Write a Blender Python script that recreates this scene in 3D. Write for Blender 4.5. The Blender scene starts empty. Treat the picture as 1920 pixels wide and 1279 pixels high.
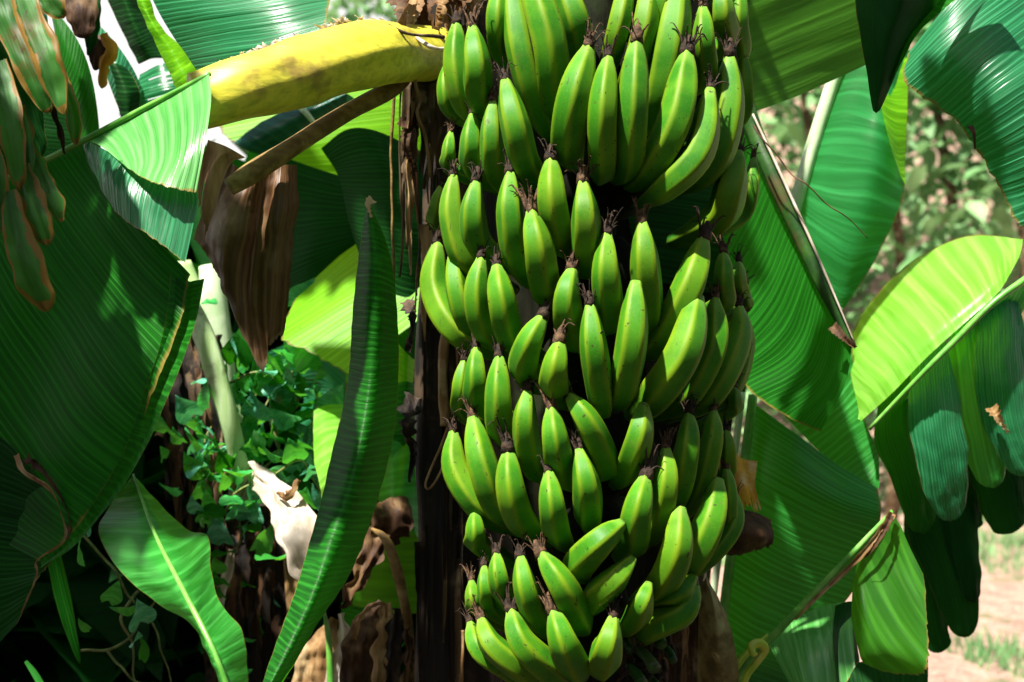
import bpy, bmesh, math, random
from mathutils import Vector, Matrix, noise, Euler
R = math.radians
random.seed(11)
scene = bpy.context.scene
COL = scene.collection

# ---------------------------------------------------------------- camera
F = 2667.0                      # focal length in photo pixels (50 mm on 36 mm, 1920 px wide)
CAMZ = 1.6
cam = bpy.data.cameras.new('camera')
cam.lens = 50; cam.sensor_width = 36; cam.clip_end = 300; cam.clip_start = 0.05
cam.dof.use_dof = True; cam.dof.focus_distance = 1.78; cam.dof.aperture_fstop = 5.6
cam_o = bpy.data.objects.new('camera', cam); COL.objects.link(cam_o)
cam_o.location = (0, 0, CAMZ); cam_o.rotation_euler = (R(90), 0, 0)
scene.camera = cam_o

# ---------------------------------------------------------------- light
SUN_EL, SUN_AZ = 60.0, -138.0      # azimuth measured from +Y (away from the camera) towards +X
w = bpy.data.worlds.new('World'); scene.world = w; w.use_nodes = True
nt = w.node_tree
for n in list(nt.nodes): nt.nodes.remove(n)
sky = nt.nodes.new('ShaderNodeTexSky'); sky.sky_type = 'NISHITA'; sky.sun_disc = False
sky.sun_elevation = R(SUN_EL); sky.sun_rotation = R(SUN_AZ)
sky.air_density = 1.0; sky.dust_density = 3.0; sky.ozone_density = 1.0
bg = nt.nodes.new('ShaderNodeBackground'); bg.inputs[1].default_value = 0.042
wo = nt.nodes.new('ShaderNodeOutputWorld')
wtc = nt.nodes.new('ShaderNodeTexCoord'); wsep = nt.nodes.new('ShaderNodeSeparateXYZ'); nt.links.new(wtc.outputs['Generated'], wsep.inputs[0])
wmr = nt.nodes.new('ShaderNodeMapRange'); wmr.inputs[1].default_value = .50; wmr.inputs[2].default_value = .24; nt.links.new(wsep.outputs[2], wmr.inputs[0])
wns = nt.nodes.new('ShaderNodeTexNoise'); wns.inputs['Scale'].default_value = 3.0; wns.inputs['Detail'].default_value = 5; nt.links.new(wtc.outputs['Generated'], wns.inputs['Vector'])
wm2 = nt.nodes.new('ShaderNodeMath'); wm2.operation = 'MULTIPLY_ADD'; nt.links.new(wns.outputs['Fac'], wm2.inputs[0]); wm2.inputs[1].default_value = 1.2; nt.links.new(wmr.outputs[0], wm2.inputs[2])
wm3 = nt.nodes.new('ShaderNodeMapRange'); wm3.inputs[1].default_value = .75; wm3.inputs[2].default_value = 1.25; nt.links.new(wm2.outputs[0], wm3.inputs[0])
wmx = nt.nodes.new('ShaderNodeMix'); wmx.data_type = 'RGBA'; nt.links.new(wm3.outputs[0], wmx.inputs[0]); nt.links.new(sky.outputs[0], wmx.inputs[6]); wmx.inputs[7].default_value = (9.5, 9.3, 9.0, 1)   # sunlit cloud bank low in the sky
nt.links.new(wmx.outputs[2], bg.inputs[0]); nt.links.new(bg.outputs[0], wo.inputs[0])
sun = bpy.data.lights.new('sun', 'SUN'); sun.energy = 5.0; sun.angle = R(1.5); sun.color = (1.0, 0.95, 0.86)
sun_o = bpy.data.objects.new('sun', sun); COL.objects.link(sun_o)
el, az = R(SUN_EL), R(SUN_AZ)
sdir = Vector((math.sin(az)*math.cos(el), math.cos(az)*math.cos(el), math.sin(el)))
sun_o.rotation_euler = sdir.to_track_quat('Z', 'Y').to_euler(); sun_o.location = sdir*30
vs = scene.view_settings
vs.view_transform = 'Standard'; vs.look = 'None'; vs.gamma = 1; vs.exposure = 1.5
vs.use_curve_mapping = False
scene.cycles.max_bounces = 8; scene.cycles.transparent_max_bounces = 4
scene.cycles.use_denoising = True

# ---------------------------------------------------------------- helpers
def W(x, y, d):
    "photo position at distance d metres -> world point"
    return Vector(((x-960)/F*d, d, CAMZ-(y-639.5)/F*d))

def tag(o, label=None, cat=None, group=None, kind=None):
    if label: o['label'] = label
    if cat: o['category'] = cat
    if group: o['group'] = group
    if kind: o['kind'] = kind
    return o

def empty(name, loc, label, cat, group=None):
    o = bpy.data.objects.new(name, None); COL.objects.link(o)
    o.location = loc; o.empty_display_size = .05
    return tag(o, label, cat, group)

def link(name, me, mat, parent=None, smooth=True):
    o = bpy.data.objects.new(name, me); COL.objects.link(o)
    if mat and not me.materials: me.materials.append(mat)
    if smooth:
        for p in me.polygons: p.use_smooth = True
    if parent:
        bpy_parent(o, parent)
    return o

def bpy_parent(o, parent):
    o.parent = parent
    o.matrix_parent_inverse = Matrix.Translation(wloc(parent)).inverted()

def wloc(o):
    v = Vector(o.location)
    # things are unrotated Empties or meshes at the origin
    return v if o.parent is None else Vector((0, 0, 0))

def mesh(name, vs_, fs, uvs=None, attr=None):
    me = bpy.data.meshes.new(name)
    me.from_pydata([tuple(v) for v in vs_], [], fs)
    if uvs is not None:
        l = me.uv_layers.new(name='UVMap')
        for i, lp in enumerate(me.loops):
            l.data[i].uv = uvs[lp.vertex_index]
    if attr is not None:
        a = me.color_attributes.new('marks', 'FLOAT_COLOR', 'POINT')
        for i, c in enumerate(attr): a.data[i].color = c
    me.update()
    return me

def cr(P, t):
    "clamped Catmull-Rom through the points P (Vectors or floats), t in 0..1"
    n = len(P)-1
    if n == 0: return P[0]
    s = min(max(t, 0), 1)*n; i = min(int(s), n-1); f = s-i
    p0 = P[i-1] if i > 0 else P[0]*2-P[1]
    p1, p2 = P[i], P[i+1]
    p3 = P[i+2] if i+2 <= n else P[n]*2-P[n-1]
    return .5*((2*p1)+(p2-p0)*f+(2*p0-5*p1+4*p2-p3)*f*f+(3*p1-p0-3*p2+p3)*f*f*f)

# ---------------------------------------------------------------- materials
def newmat(name):
    m = bpy.data.materials.new(name); m.use_nodes = True
    nt = m.node_tree
    for n in list(nt.nodes): nt.nodes.remove(n)
    return m, nt
class NT:
    def __init__(s, nt): s.nt = nt
    def n(s, t, **k):
        o = s.nt.nodes.new('ShaderNode'+t)
        for a, b in k.items(): setattr(o, a, b)
        return o
    def l(s, a, b): s.nt.links.new(a, b)
    def math(s, op, a, b=None, c=None):
        o = s.n('Math', operation=op)
        for i, v in enumerate((a, b, c)):
            if v is None: continue
            if isinstance(v, (int, float)): o.inputs[i].default_value = v
            else: s.l(v, o.inputs[i])
        return o.outputs[0]
    def mix(s, f, a, b, mode='MIX'):
        o = s.n('Mix', data_type='RGBA', blend_type=mode)
        if isinstance(f, (int, float)): o.inputs[0].default_value = f
        else: s.l(f, o.inputs[0])
        for i, v in ((6, a), (7, b)):
            if isinstance(v, tuple): o.inputs[i].default_value = (*v, 1)
            else: s.l(v, o.inputs[i])
        return o.outputs[2]
    def ramp(s, v, a, b, smooth=True):
        o = s.n('MapRange'); o.interpolation_type = 'SMOOTHSTEP' if smooth else 'LINEAR'
        s.l(v, o.inputs[0]); o.inputs[1].default_value = a; o.inputs[2].default_value = b
        return o.outputs[0]
    def noise(s, vec, scale, detail=2, rough=.5):
        o = s.n('TexNoise'); o.inputs['Scale'].default_value = scale
        o.inputs['Detail'].default_value = detail; o.inputs['Roughness'].default_value = rough
        s.l(vec, o.inputs['Vector']); return o.outputs['Fac']
    def comb(s, x, y, z=0):
        o = s.n('CombineXYZ')
        for i, v in enumerate((x, y, z)):
            if isinstance(v, (int, float)): o.inputs[i].default_value = v
            else: s.l(v, o.inputs[i])
        return o.outputs[0]

def leaf_mat(name, base, light, trans, tf=.35, veins=60, rough=.38, edge=(.20, .16, .03), ew=.988, spots=.0,
             bump=.35, blotch=None, bl=.55, spec=.28, edge_amt=1.0, en=0.0):
    "banana blade: fine parallel veins across u, translucent, brown rim"
    m, t = newmat(name); g = NT(t)
    uv = g.n('UVMap'); sep = g.n('SeparateXYZ'); g.l(uv.outputs[0], sep.inputs[0])
    u, v = sep.outputs[0], sep.outputs[1]
    oi = g.n('ObjectInfo'); rnd = g.math('MULTIPLY', oi.outputs['Random'], 37.0)
    tc = g.n('TexCoord')
    big = g.noise(tc.outputs['Object'], 9.0, 3)
    vv = g.math('ADD', v, g.math('MULTIPLY', big, .01))
    n1 = g.noise(g.comb(g.math('MULTIPLY', vv, veins), g.math('MULTIPLY', u, 1.2), rnd), 1.0, 2)
    n2 = g.noise(g.comb(g.math('MULTIPLY', vv, veins*4.5), g.math('MULTIPLY', u, 2.0), rnd), 1.0, 1)
    wob_ = g.noise(g.comb(g.math('MULTIPLY', vv, 22), g.math('MULTIPLY', u, .6), rnd), 1.0, 1)
    sn = g.math('SINE', g.math('ADD', g.math('MULTIPLY', vv, veins*4.6), g.math('MULTIPLY', wob_, 9.0)))
    rib_ = g.math('POWER', g.math('MULTIPLY_ADD', sn, .5, .5), 3.0)      # raised parallel veins, about 8 mm apart
    vein = g.math('ADD', g.math('ADD', g.math('MULTIPLY', n1, .42), g.math('MULTIPLY', n2, .34)), g.math('MULTIPLY', rib_, .26))
    vf = g.ramp(vein, .30, .66)
    c = g.mix(vf, base, light)
    fl = g.noise(g.comb(g.math('MULTIPLY', vv, veins*2.3), g.math('MULTIPLY', u, .8), rnd), 1.0, 0)
    c = g.mix(g.math('MULTIPLY', g.ramp(fl, .60, .70), .30), c, tuple(min(1, a*1.9+.01) for a in light))
    c = g.mix(g.math('MULTIPLY', g.ramp(fl, .40, .32), .35), c, tuple(a*.45 for a in base))
    c = g.mix(g.math('MULTIPLY', g.ramp(big, .35, .75), .35), c, light)
    if blotch:
        nb = g.noise(tc.outputs['Object'], 5.5, 5, .62)
        fb = g.ramp(nb, bl-.07, bl+.07)
        c = g.mix(fb, c, blotch)
    if spots:
        ns = g.noise(tc.outputs['Object'], 75.0, 3, .6)
        c = g.mix(g.math('MULTIPLY', g.ramp(ns, .70-spots*.1, .76-spots*.1), .85), c, (.05, .028, .008))
    ne = g.noise(g.comb(g.math('MULTIPLY', v, 30), rnd), 1.0, 3)
    eu = g.math('ADD', u, g.math('ADD', g.math('MULTIPLY', g.math('SUBTRACT', ne, .5), .05), g.math('MULTIPLY', g.math('SUBTRACT', g.noise(tc.outputs['Object'], 22.0, 4, .7), .5), en)))
    ef = g.math('MULTIPLY', g.ramp(eu, ew-.012, ew+.012), edge_amt)
    c = g.mix(ef, c, edge)
    tcx = g.mix(ef, g.mix(vf, trans, tuple(min(1, a*1.25) for a in trans)), edge)
    p = g.n('BsdfPrincipled'); g.l(c, p.inputs['Base Color'])
    rr = g.math('ADD', g.math('MULTIPLY', n1, .22), rough-.11); g.l(rr, p.inputs['Roughness'])
    p.inputs['Specular IOR Level'].default_value = spec
    b = g.n('Bump'); b.inputs['Strength'].default_value = bump; b.inputs['Distance'].default_value = .0034
    g.l(vein, b.inputs['Height']); g.l(b.outputs[0], p.inputs['Normal'])
    tr = g.n('BsdfTranslucent'); g.l(tcx, tr.inputs['Color']); g.l(b.outputs[0], tr.inputs['Normal'])
    mx = g.n('MixShader'); mx.inputs[0].default_value = tf
    g.l(p.outputs[0], mx.inputs[1]); g.l(tr.outputs[0], mx.inputs[2])
    o = g.n('OutputMaterial'); g.l(mx.outputs[0], o.inputs[0])
    return m

def fibre_mat(name, dark, mid, lightc, stretch=(60, 60, 3), rough=.75, bump=.8, tf=0.0, spec=.3, lo=.35, hi=.7):
    "fibrous bark / dry leaf: streaks along the object's z (or the uv's v if tf)"
    m, t = newmat(name); g = NT(t)
    tc = g.n('TexCoord'); mp = g.n('Mapping'); g.l(tc.outputs['Object'], mp.inputs[0])
    mp.inputs['Scale'].default_value = stretch
    a = g.noise(mp.outputs[0], 1.0, 5, .6)
    b2 = g.noise(tc.outputs['Object'], 14.0, 4, .6)
    c = g.mix(g.ramp(a, lo, hi), dark, mid)
    c = g.mix(g.math('MULTIPLY', g.ramp(b2, .52, .68), .8), c, lightc)
    p = g.n('BsdfPrincipled'); g.l(c, p.inputs['Base Color']); p.inputs['Roughness'].default_value = rough
    p.inputs['Specular IOR Level'].default_value = spec
    bm = g.n('Bump'); bm.inputs['Strength'].default_value = bump; bm.inputs['Distance'].default_value = .004
    g.l(g.math('ADD', a, g.math('MULTIPLY', b2, .5)), bm.inputs['Height']); g.l(bm.outputs[0], p.inputs['Normal'])
    o = g.n('OutputMaterial')
    if tf:
        tr = g.n('BsdfTranslucent'); g.l(c, tr.inputs['Color'])
        mx = g.n('MixShader'); mx.inputs[0].default_value = tf
        g.l(p.outputs[0], mx.inputs[1]); g.l(tr.outputs[0], mx.inputs[2]); g.l(mx.outputs[0], o.inputs[0])
    else: g.l(p.outputs[0], o.inputs[0])
    return m

def banana_mat():
    m, t = newmat('banana_skin'); g = NT(t)
    at = g.n('Attribute', attribute_name='marks'); sep = g.n('SeparateXYZ'); g.l(at.outputs['Vector'], sep.inputs[0])
    ridge, along = sep.outputs[0], sep.outputs[1]
    tc = g.n('TexCoord'); oi = g.n('ObjectInfo')
    n = g.noise(tc.outputs['Object'], 26.0, 3)
    fine = g.noise(tc.outputs['Object'], 420.0, 3, .6)
    body = g.mix(g.ramp(n, .3, .7), (.020, .138, .005), (.058, .218, .007))
    body = g.mix(oi.outputs['Random'], body, g.mix(.5, body, (.042, .192, .005)))
    rf = g.math('MULTIPLY', g.ramp(g.math('ADD', ridge, g.math('MULTIPLY', g.math('SUBTRACT', n, .5), .5)), .25, 1.15), .55)
    c = g.mix(rf, body, (.22, .29, .006))
    c = g.mix(g.math('MULTIPLY', g.ramp(g.math('ADD', sep.outputs[2], g.math('MULTIPLY', g.math('SUBTRACT', n, .5), .6)), .60, 1.0), .20), c, (.20, .26, .005))     # the ripening flank
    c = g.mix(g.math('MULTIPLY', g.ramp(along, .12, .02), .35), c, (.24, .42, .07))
    c = g.mix(g.math('MULTIPLY', g.ramp(along, .45, .95), .6), c, (.008, .065, .004))  # darker towards the base: shade between the fruits put into the skin colour
    mpn = g.noise(tc.outputs['Object'], 60.0, 5, .7)
    c = g.mix(g.math('MULTIPLY', g.ramp(mpn, .56, .70), .35), c, (.10, .13, .02))     # rubbed and dusty patches
    sp = g.noise(tc.outputs['Object'], 150.0, 2, .5)
    c = g.mix(g.math('MULTIPLY', g.ramp(sp, .695, .74), .85), c, (.04, .025, .01))
    mps = g.n('Mapping'); g.l(tc.outputs['Object'], mps.inputs[0]); mps.inputs['Scale'].default_value = (170, 170, 26)
    stn = g.noise(mps.outputs[0], 1.0, 3, .6)
    c = g.mix(g.math('MULTIPLY', g.ramp(stn, .665, .72), .6), c, (.045, .04, .012))      # dried sap runs
    c = g.mix(g.math('MULTIPLY', g.ramp(fine, .5, .8), .25), c, (.22, .30, .03))
    p = g.n('BsdfPrincipled'); g.l(c, p.inputs['Base Color'])
    g.l(g.math('ADD', g.math('MULTIPLY', n, .2), .42), p.inputs['Roughness'])
    p.inputs['Specular IOR Level'].default_value = .20
    b = g.n('Bump'); b.inputs['Strength'].default_value = .12; b.inputs['Distance'].default_value = .001
    g.l(g.math('ADD', fine, g.math('MULTIPLY', n, 2)), b.inputs['Height']); g.l(b.outputs[0], p.inputs['Normal'])
    o = g.n('OutputMaterial'); g.l(p.outputs[0], o.inputs[0])
    return m

M = {}
M['banana'] = banana_mat()
M['tuft'] = fibre_mat('dried_flower', (.012, .007, .004), (.05, .026, .014), (.16, .10, .06), (200, 200, 200), .8)
M['tuft2'] = fibre_mat('dried_flower_light', (.03, .015, .008), (.12, .065, .03), (.30, .20, .11), (200, 200, 200), .8)
M['scar'] = fibre_mat('black_scar', (.006, .006, .003), (.012, .010, .004), (.03, .02, .01), (300, 300, 300), .8)
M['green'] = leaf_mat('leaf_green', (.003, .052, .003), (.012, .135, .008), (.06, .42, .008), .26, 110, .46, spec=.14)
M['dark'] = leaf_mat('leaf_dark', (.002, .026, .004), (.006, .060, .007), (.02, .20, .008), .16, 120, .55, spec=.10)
M['blue'] = leaf_mat('leaf_waxy', (.006, .085, .028), (.030, .21, .085), (.04, .42, .04), .25, 100, .30, bump=.6, spec=.5)
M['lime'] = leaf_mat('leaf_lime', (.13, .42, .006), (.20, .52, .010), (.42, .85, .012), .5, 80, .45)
M['glow'] = leaf_mat('leaf_young', (.14, .42, .03), (.24, .54, .08), (.40, .85, .03), .45, 35, .33, bump=.25)
M['torn'] = leaf_mat('leaf_torn', (.014, .085, .010), (.04, .16, .02), (.10, .30, .01), .25, 14, .5, edge=(.24, .12, .02), ew=.60, spots=.6, blotch=(.10, .035, .012), bl=.66, edge_amt=.85, en=1.6)
M['olive'] = leaf_mat('leaf_olive', (.030, .12, .006), (.055, .18, .010), (.14, .42, .01), .3, 26, .5, bump=.6)
M['brown'] = fibre_mat('dry_leaf_brown', (.035, .014, .006), (.10, .048, .018), (.19, .11, .045), (60, 60, 8), .7, .9, tf=.12)
M['deadbrown'] = leaf_mat('dead_leaf_brown', (.060, .026, .009), (.16, .080, .032), (.16, .08, .03), .12, 60, .5, edge=(.2, .13, .07), ew=.97, blotch=(.19, .12, .06), bl=.58, spots=.4, spec=.35)
M['tan'] = fibre_mat('dry_leaf_tan', (.20, .10, .035), (.42, .27, .12), (.6, .46, .26), (50, 50, 6), .65, .8, tf=.25)
M['pale'] = fibre_mat('dry_leaf_pale', (.45, .36, .26), (.70, .62, .52), (.82, .78, .70), (50, 50, 6), .6, .5, tf=.25)
M['bark'] = fibre_mat('stem_dark', (.003, .002, .0015), (.020, .011, .006), (.08, .048, .026), (70, 70, 4), .7, 1.0)
M['core'] = fibre_mat('shade_core', (.002, .003, .001), (.008, .008, .003), (.012, .018, .005), (70, 70, 6), .8, .8, spec=.1)  # near-black: the darkness inside the bunch put into the colour
M['fibre'] = fibre_mat('stem_fibre', (.03, .018, .008), (.13, .08, .035), (.35, .26, .16), (90, 90, 5), .8, 1.0)
M['yellow'] = fibre_mat('petiole_yellow', (.38, .38, .03), (.68, .60, .05), (.26, .17, .04), (5, 90, 90), .45, .22, spec=.5, lo=.25, hi=.62)
M['pbrown'] = fibre_mat('petiole_brown', (.13, .075, .02), (.27, .17, .055), (.42, .30, .12), (14, 90, 60), .6, .6)
M['rib'] = fibre_mat('midrib_green', (.07, .28, .03), (.16, .42, .06), (.24, .50, .12), (30, 30, 30), .4, .2, spec=.5)
M['ribdark'] = fibre_mat('midrib_dark', (.012, .05, .008), (.03, .10, .012), (.08, .05, .02), (30, 30, 30), .45, .3)
M['ribpale'] = fibre_mat('midrib_pale', (.42, .58, .32), (.60, .72, .48), (.7, .8, .6), (30, 30, 30), .4, .2, spec=.5)
M['pstem'] = fibre_mat('young_stem', (.34, .52, .20), (.62, .76, .46), (.10, .05, .02), (40, 40, 3), .4, .4, spec=.5)
M['waxlime'] = leaf_mat('leaf_thin', (.010, .13, .03), (.022, .22, .06), (.06, .50, .03), .42, 40, .4, bump=.3)
M['sheenpale'] = leaf_mat('leaf_pale_sheen', (.06, .29, .05), (.15, .42, .12), (.10, .5, .08), .2, 60, .30, bump=.7, spec=.5)  # white gloss of the blade put into a paler base colour
M['mid'] = leaf_mat('leaf_mid', (.010, .13, .010), (.035, .27, .045), (.08, .5, .01), .28, 100, .34, spec=.4)
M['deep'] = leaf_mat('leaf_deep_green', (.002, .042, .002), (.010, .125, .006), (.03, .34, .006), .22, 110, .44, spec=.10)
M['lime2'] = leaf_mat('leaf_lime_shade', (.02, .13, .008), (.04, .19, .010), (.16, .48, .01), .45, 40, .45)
M['teal'] = leaf_mat('leaf_teal', (.005, .045, .028), (.014, .10, .065), (.02, .16, .04), .12, 45, .36, bump=.4)
M['bright'] = leaf_mat('leaf_bright', (.02, .20, .02), (.05, .32, .05), (.14, .55, .03), .33, 45, .32, bump=.4)
M['olive2'] = leaf_mat('leaf_olive_light', (.014, .10, .006), (.035, .17, .010), (.11, .42, .01), .35, 30, .45)
M['orange'] = fibre_mat('dry_leaf_orange', (.45, .20, .015), (.75, .40, .03), (.75, .60, .35), (30, 30, 6), .6, .5, tf=.3)
M['tan2'] = fibre_mat('dry_leaf_olive_tan', (.14, .10, .03), (.30, .23, .08), (.42, .38, .16), (30, 30, 50), .6, .6, tf=.15)
M['shoot'] = fibre_mat('young_shoot', (.30, .45, .02), (.50, .60, .04), (.55, .55, .10), (40, 40, 30), .4, .3, spec=.5)
M['vine'] = fibre_mat('vine_stem', (.10, .12, .03), (.22, .28, .08), (.25, .16, .07), (60, 60, 60), .6, .3)
M['vleaf'] = leaf_mat('vine_leaf', (.02, .24, .04), (.06, .40, .09), (.12, .50, .03), .3, 6, .36, edge_amt=0, bump=.3)
M['vleaf2'] = leaf_mat('vine_leaf_bluish', (.05, .30, .17), (.16, .50, .32), (.10, .45, .12), .25, 6, .3, edge_amt=0, bump=.3)

# ---------------------------------------------------------------- mesh builders
def patch(name, rows, mat, parent=None, nu=18, nv=60, corr=.0012, freq=26, shear=0.0, wav=.006, tears=0, tdep=.5,
          both=False, seed=0, rag=0.0, cols=False, thick=0):
    """leaf surface through a grid of (x, y, d): rows run along the rib (v), each row goes rib -> edge (u);
    both=True: each row goes edge -> rib -> edge"""
    rnd = random.Random(seed+len(rows)*7+int(rows[0][0][0])*3+int(rows[0][0][1]))
    P = [[W(*p) for p in r] for r in rows]
    vts, uvs, fs = [], [], []
    sd = Vector((rnd.random()*50, rnd.random()*50, 0))
    G = []
    for j in range(nv+1):
        v = j/nv
        ctrl = [cr([P[k][i] for k in range(len(P))], v) for i in range(len(P[0]))]
        G.append([cr(ctrl, i/nu) for i in range(nu+1)])
    L = sum((G[j+1][nu//2]-G[j][nu//2]).length for j in range(nv))
    for j in range(nv+1):
        for i in range(nu+1):
            p = G[j][i]
            a = G[min(j+1, nv)][i]-G[max(j-1, 0)][i]; b = G[j][min(i+1, nu)]-G[j][max(i-1, 0)]
            n = a.cross(b)
            n = n.normalized() if n.length > 1e-9 else Vector((0, -1, 0))
            u = i/nu; v = j/nv
            uu = abs(2*u-1) if both else u
            ph = v*L*freq*2*math.pi+shear*uu*6+2.2*noise.noise(Vector((v*5, uu*1.5, 0))+sd)
            env = min(1, uu*4)*(.6+.4*noise.noise(p*9+sd))
            q = p+n*(corr*.7*math.sin(ph)*env+wav*noise.noise(p*7+sd)*min(1, uu*2.5))
            if rag and (uu > .999):
                q = q+(b.normalized() if b.length > 1e-9 else n)*(-1 if (both and u < .5) else 1)*rag*noise.noise(Vector((v*38, 3, 1))+sd)
            vts.append(q); uvs.append((uu, v*L*1.4+shear*uu))
    tset = {}
    for k in range(tears):
        j = rnd.randrange(2, nv-2); side = rnd.random() < .5 if both else False
        tset[(j, side)] = 1-tdep*(.35+.65*rnd.random())
    for j in range(nv):
        for i in range(nu):
            um = (i+.5)/nu
            if both: side = um < .5; uu = abs(2*um-1)
            else: side = False; uu = um
            t = tset.get((j, side))
            if t is not None and uu > t: continue
            a = j*(nu+1)+i
            fs.append((a, a+1, a+nu+2, a+nu+1))
    me = mesh(name, vts, fs, uvs)
    o = link(name, me, mat, parent)
    if thick:
        md = o.modifiers.new('thickness', 'SOLIDIFY'); md.thickness = thick; md.offset = 0
    return o

def tube_geo(pts, radii, segs=10, flat=1.0, cap=True, rough=0.0, seed=0, ring=None, phase=0.0):
    vts, fs, uvs = [], [], []
    n = len(pts); nx = None
    for i, p in enumerate(pts):
        t = (pts[min(i+1, n-1)]-pts[max(i-1, 0)]).normalized()
        if nx is None:
            nx = t.cross(Vector((0, 1, 0)))
            nx = nx.normalized() if nx.length > .05 else t.cross(Vector((1, 0, 0))).normalized()
        nx = (nx-t*nx.dot(t)).normalized(); ny = t.cross(nx)
        for k in range(segs):
            a = 2*math.pi*k/segs
            r = radii[i]
            if rough: r *= 1+rough*noise.noise(Vector((math.cos(a)*1.6, math.sin(a)*1.6, i*.14+seed*3.7)))
            if ring: r *= ring(a, i/(n-1))
            a += phase
            vts.append(p+nx*math.cos(a)*r+ny*math.sin(a)*r*flat)
            uvs.append((k/segs, i/(n-1)))
    for i in range(n-1):
        for k in range(segs):
            k2 = (k+1) % segs
            fs.append((i*segs+k, i*segs+k2, (i+1)*segs+k2, (i+1)*segs+k))
    if cap:
        fs.append(tuple(range(segs-1, -1, -1))); fs.append(tuple(range((n-1)*segs, n*segs)))
    return vts, fs, uvs

def tube(name, pts, radii, mat, parent=None, n=24, segs=10, flat=1.0, rough=0.0, wob=0.0, seed=0, ring=None):
    "smooth tapered tube through (x,y,d) points; radii in metres"
    P = [W(*p) if len(p) == 3 and not isinstance(p, Vector) else p for p in pts]
    Q = [cr(P, i/n) for i in range(n+1)]
    if wob: Q = [q+Vector((noise.noise(q*22+Vector((seed, 0, 0))), noise.noise(q*22+Vector((0, seed, 0))), noise.noise(q*22+Vector((0, 0, seed)))))*wob for q in Q]
    rr = [cr([float(r) for r in radii], i/n) for i in range(n+1)]
    v, f, uv = tube_geo(Q, rr, segs, flat, True, rough, seed, ring)
    return link(name, mesh(name, v, f, uv), mat, parent)

def ribbon(pts, w0, w1, twist=0, fold=.25, n=20, m=4, wob=.004, seed=0, jag=.0):
    "strip geometry with a centre fold, width from w0 to w1 (metres), through world points"
    Q = [cr(pts, i/n) for i in range(n+1)]
    vts, uvs, fs = [], [], []
    for i, q in enumerate(Q):
        t = (Q[min(i+1, n)]-Q[max(i-1, 0)]).normalized()
        s = t.cross(Vector((0, 1, 0)))
        s = s.normalized() if s.length > .05 else Vector((1, 0, 0))
        s = Matrix.Rotation(twist*i/n, 3, t) @ s
        nn = s.cross(t)
        f = i/n; wd = w0+(w1-w0)*f
        wd *= math.sin(math.pi*min(1, .12+f*1.0))**.45 if w1 == 0 else 1
        wd *= 1+jag*noise.noise(Vector((f*16, seed, 2)))
        for k in range(m+1):
            a = 2*k/m-1
            p = q+s*a*wd/2+nn*(fold*wd*(1-abs(a))+wob*noise.noise(q*20+Vector((a*2, seed, 0))))
            vts.append(p); uvs.append((abs(a), f*.5))
    for i in range(n):
        for k in range(m):
            a = i*(m+1)+k; fs.append((a, a+1, a+m+2, a+m+1))
    return vts, fs, uvs

def merge(parts):
    V, Fc, U = [], [], []
    for v, f, u in parts:
        o = len(V); V += v; U += u; Fc += [tuple(i+o for i in q) for q in f]
    return V, Fc, U

def strip(name, pts, w0, w1, mat, parent=None, **k):
    v, f, uv = ribbon([W(*p) for p in pts], w0, w1, **k)
    return link(name, mesh(name, v, f, uv), mat, parent)


# ---------------------------------------------------------------- setting: ground, wood behind
def ground():
    vts, fs = [], []
    nx, ny = 70, 80
    for j in range(ny+1):
        for i in range(nx+1):
            x = -60+120*(i/nx); y = -6+110*(j/ny)**1.8
            x = x*(.15+.85*(j/ny))
            z = .10*noise.noise(Vector((x*.5, y*.5, 0)))+.03*noise.noise(Vector((x*2.3, y*2.3, 5)))
            if y > 15: z += (y-15)*.62*min(1, (y-15)/4)*max(0, min(1, (x+3)/4))
            vts.append((x, y, z))
    for j in range(ny):
        for i in range(nx):
            a = j*(nx+1)+i; fs.append((a, a+1, a+nx+2, a+nx+1))
    m, t = newmat('dry_soil'); g = NT(t)
    tc = g.n('TexCoord'); n1 = g.noise(tc.outputs['Object'], 1.1, 6, .65); n2 = g.noise(tc.outputs['Object'], 9, 5, .6)
    n3 = g.noise(tc.outputs['Object'], 40, 3, .6)
    c = g.mix(g.ramp(n2, .35, .65), (.17, .10, .07), (.34, .21, .155))
    c = g.mix(g.ramp(n3, .45, .7), c, (.44, .31, .25))
    c = g.mix(g.ramp(n1, .56, .66), c, (.05, .10, .018))
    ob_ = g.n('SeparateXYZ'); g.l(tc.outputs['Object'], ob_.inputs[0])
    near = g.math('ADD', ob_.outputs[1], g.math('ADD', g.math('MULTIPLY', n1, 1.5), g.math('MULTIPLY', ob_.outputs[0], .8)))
    c = g.mix(g.ramp(near, 5.0, 7.0), (.030, .020, .010), c)   # shade under the plants put into the ground colour, cuts bounce light
    p = g.n('BsdfPrincipled'); g.l(c, p.inputs['Base Color']); p.inputs['Roughness'].default_value = .9
    b = g.n('Bump'); b.inputs['Distance'].default_value = .05; g.l(n2, b.inputs['Height']); g.l(b.outputs[0], p.inputs['Normal'])
    o = g.n('OutputMaterial'); g.l(p.outputs[0], o.inputs[0])
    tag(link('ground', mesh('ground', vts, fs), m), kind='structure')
ground()

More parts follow.
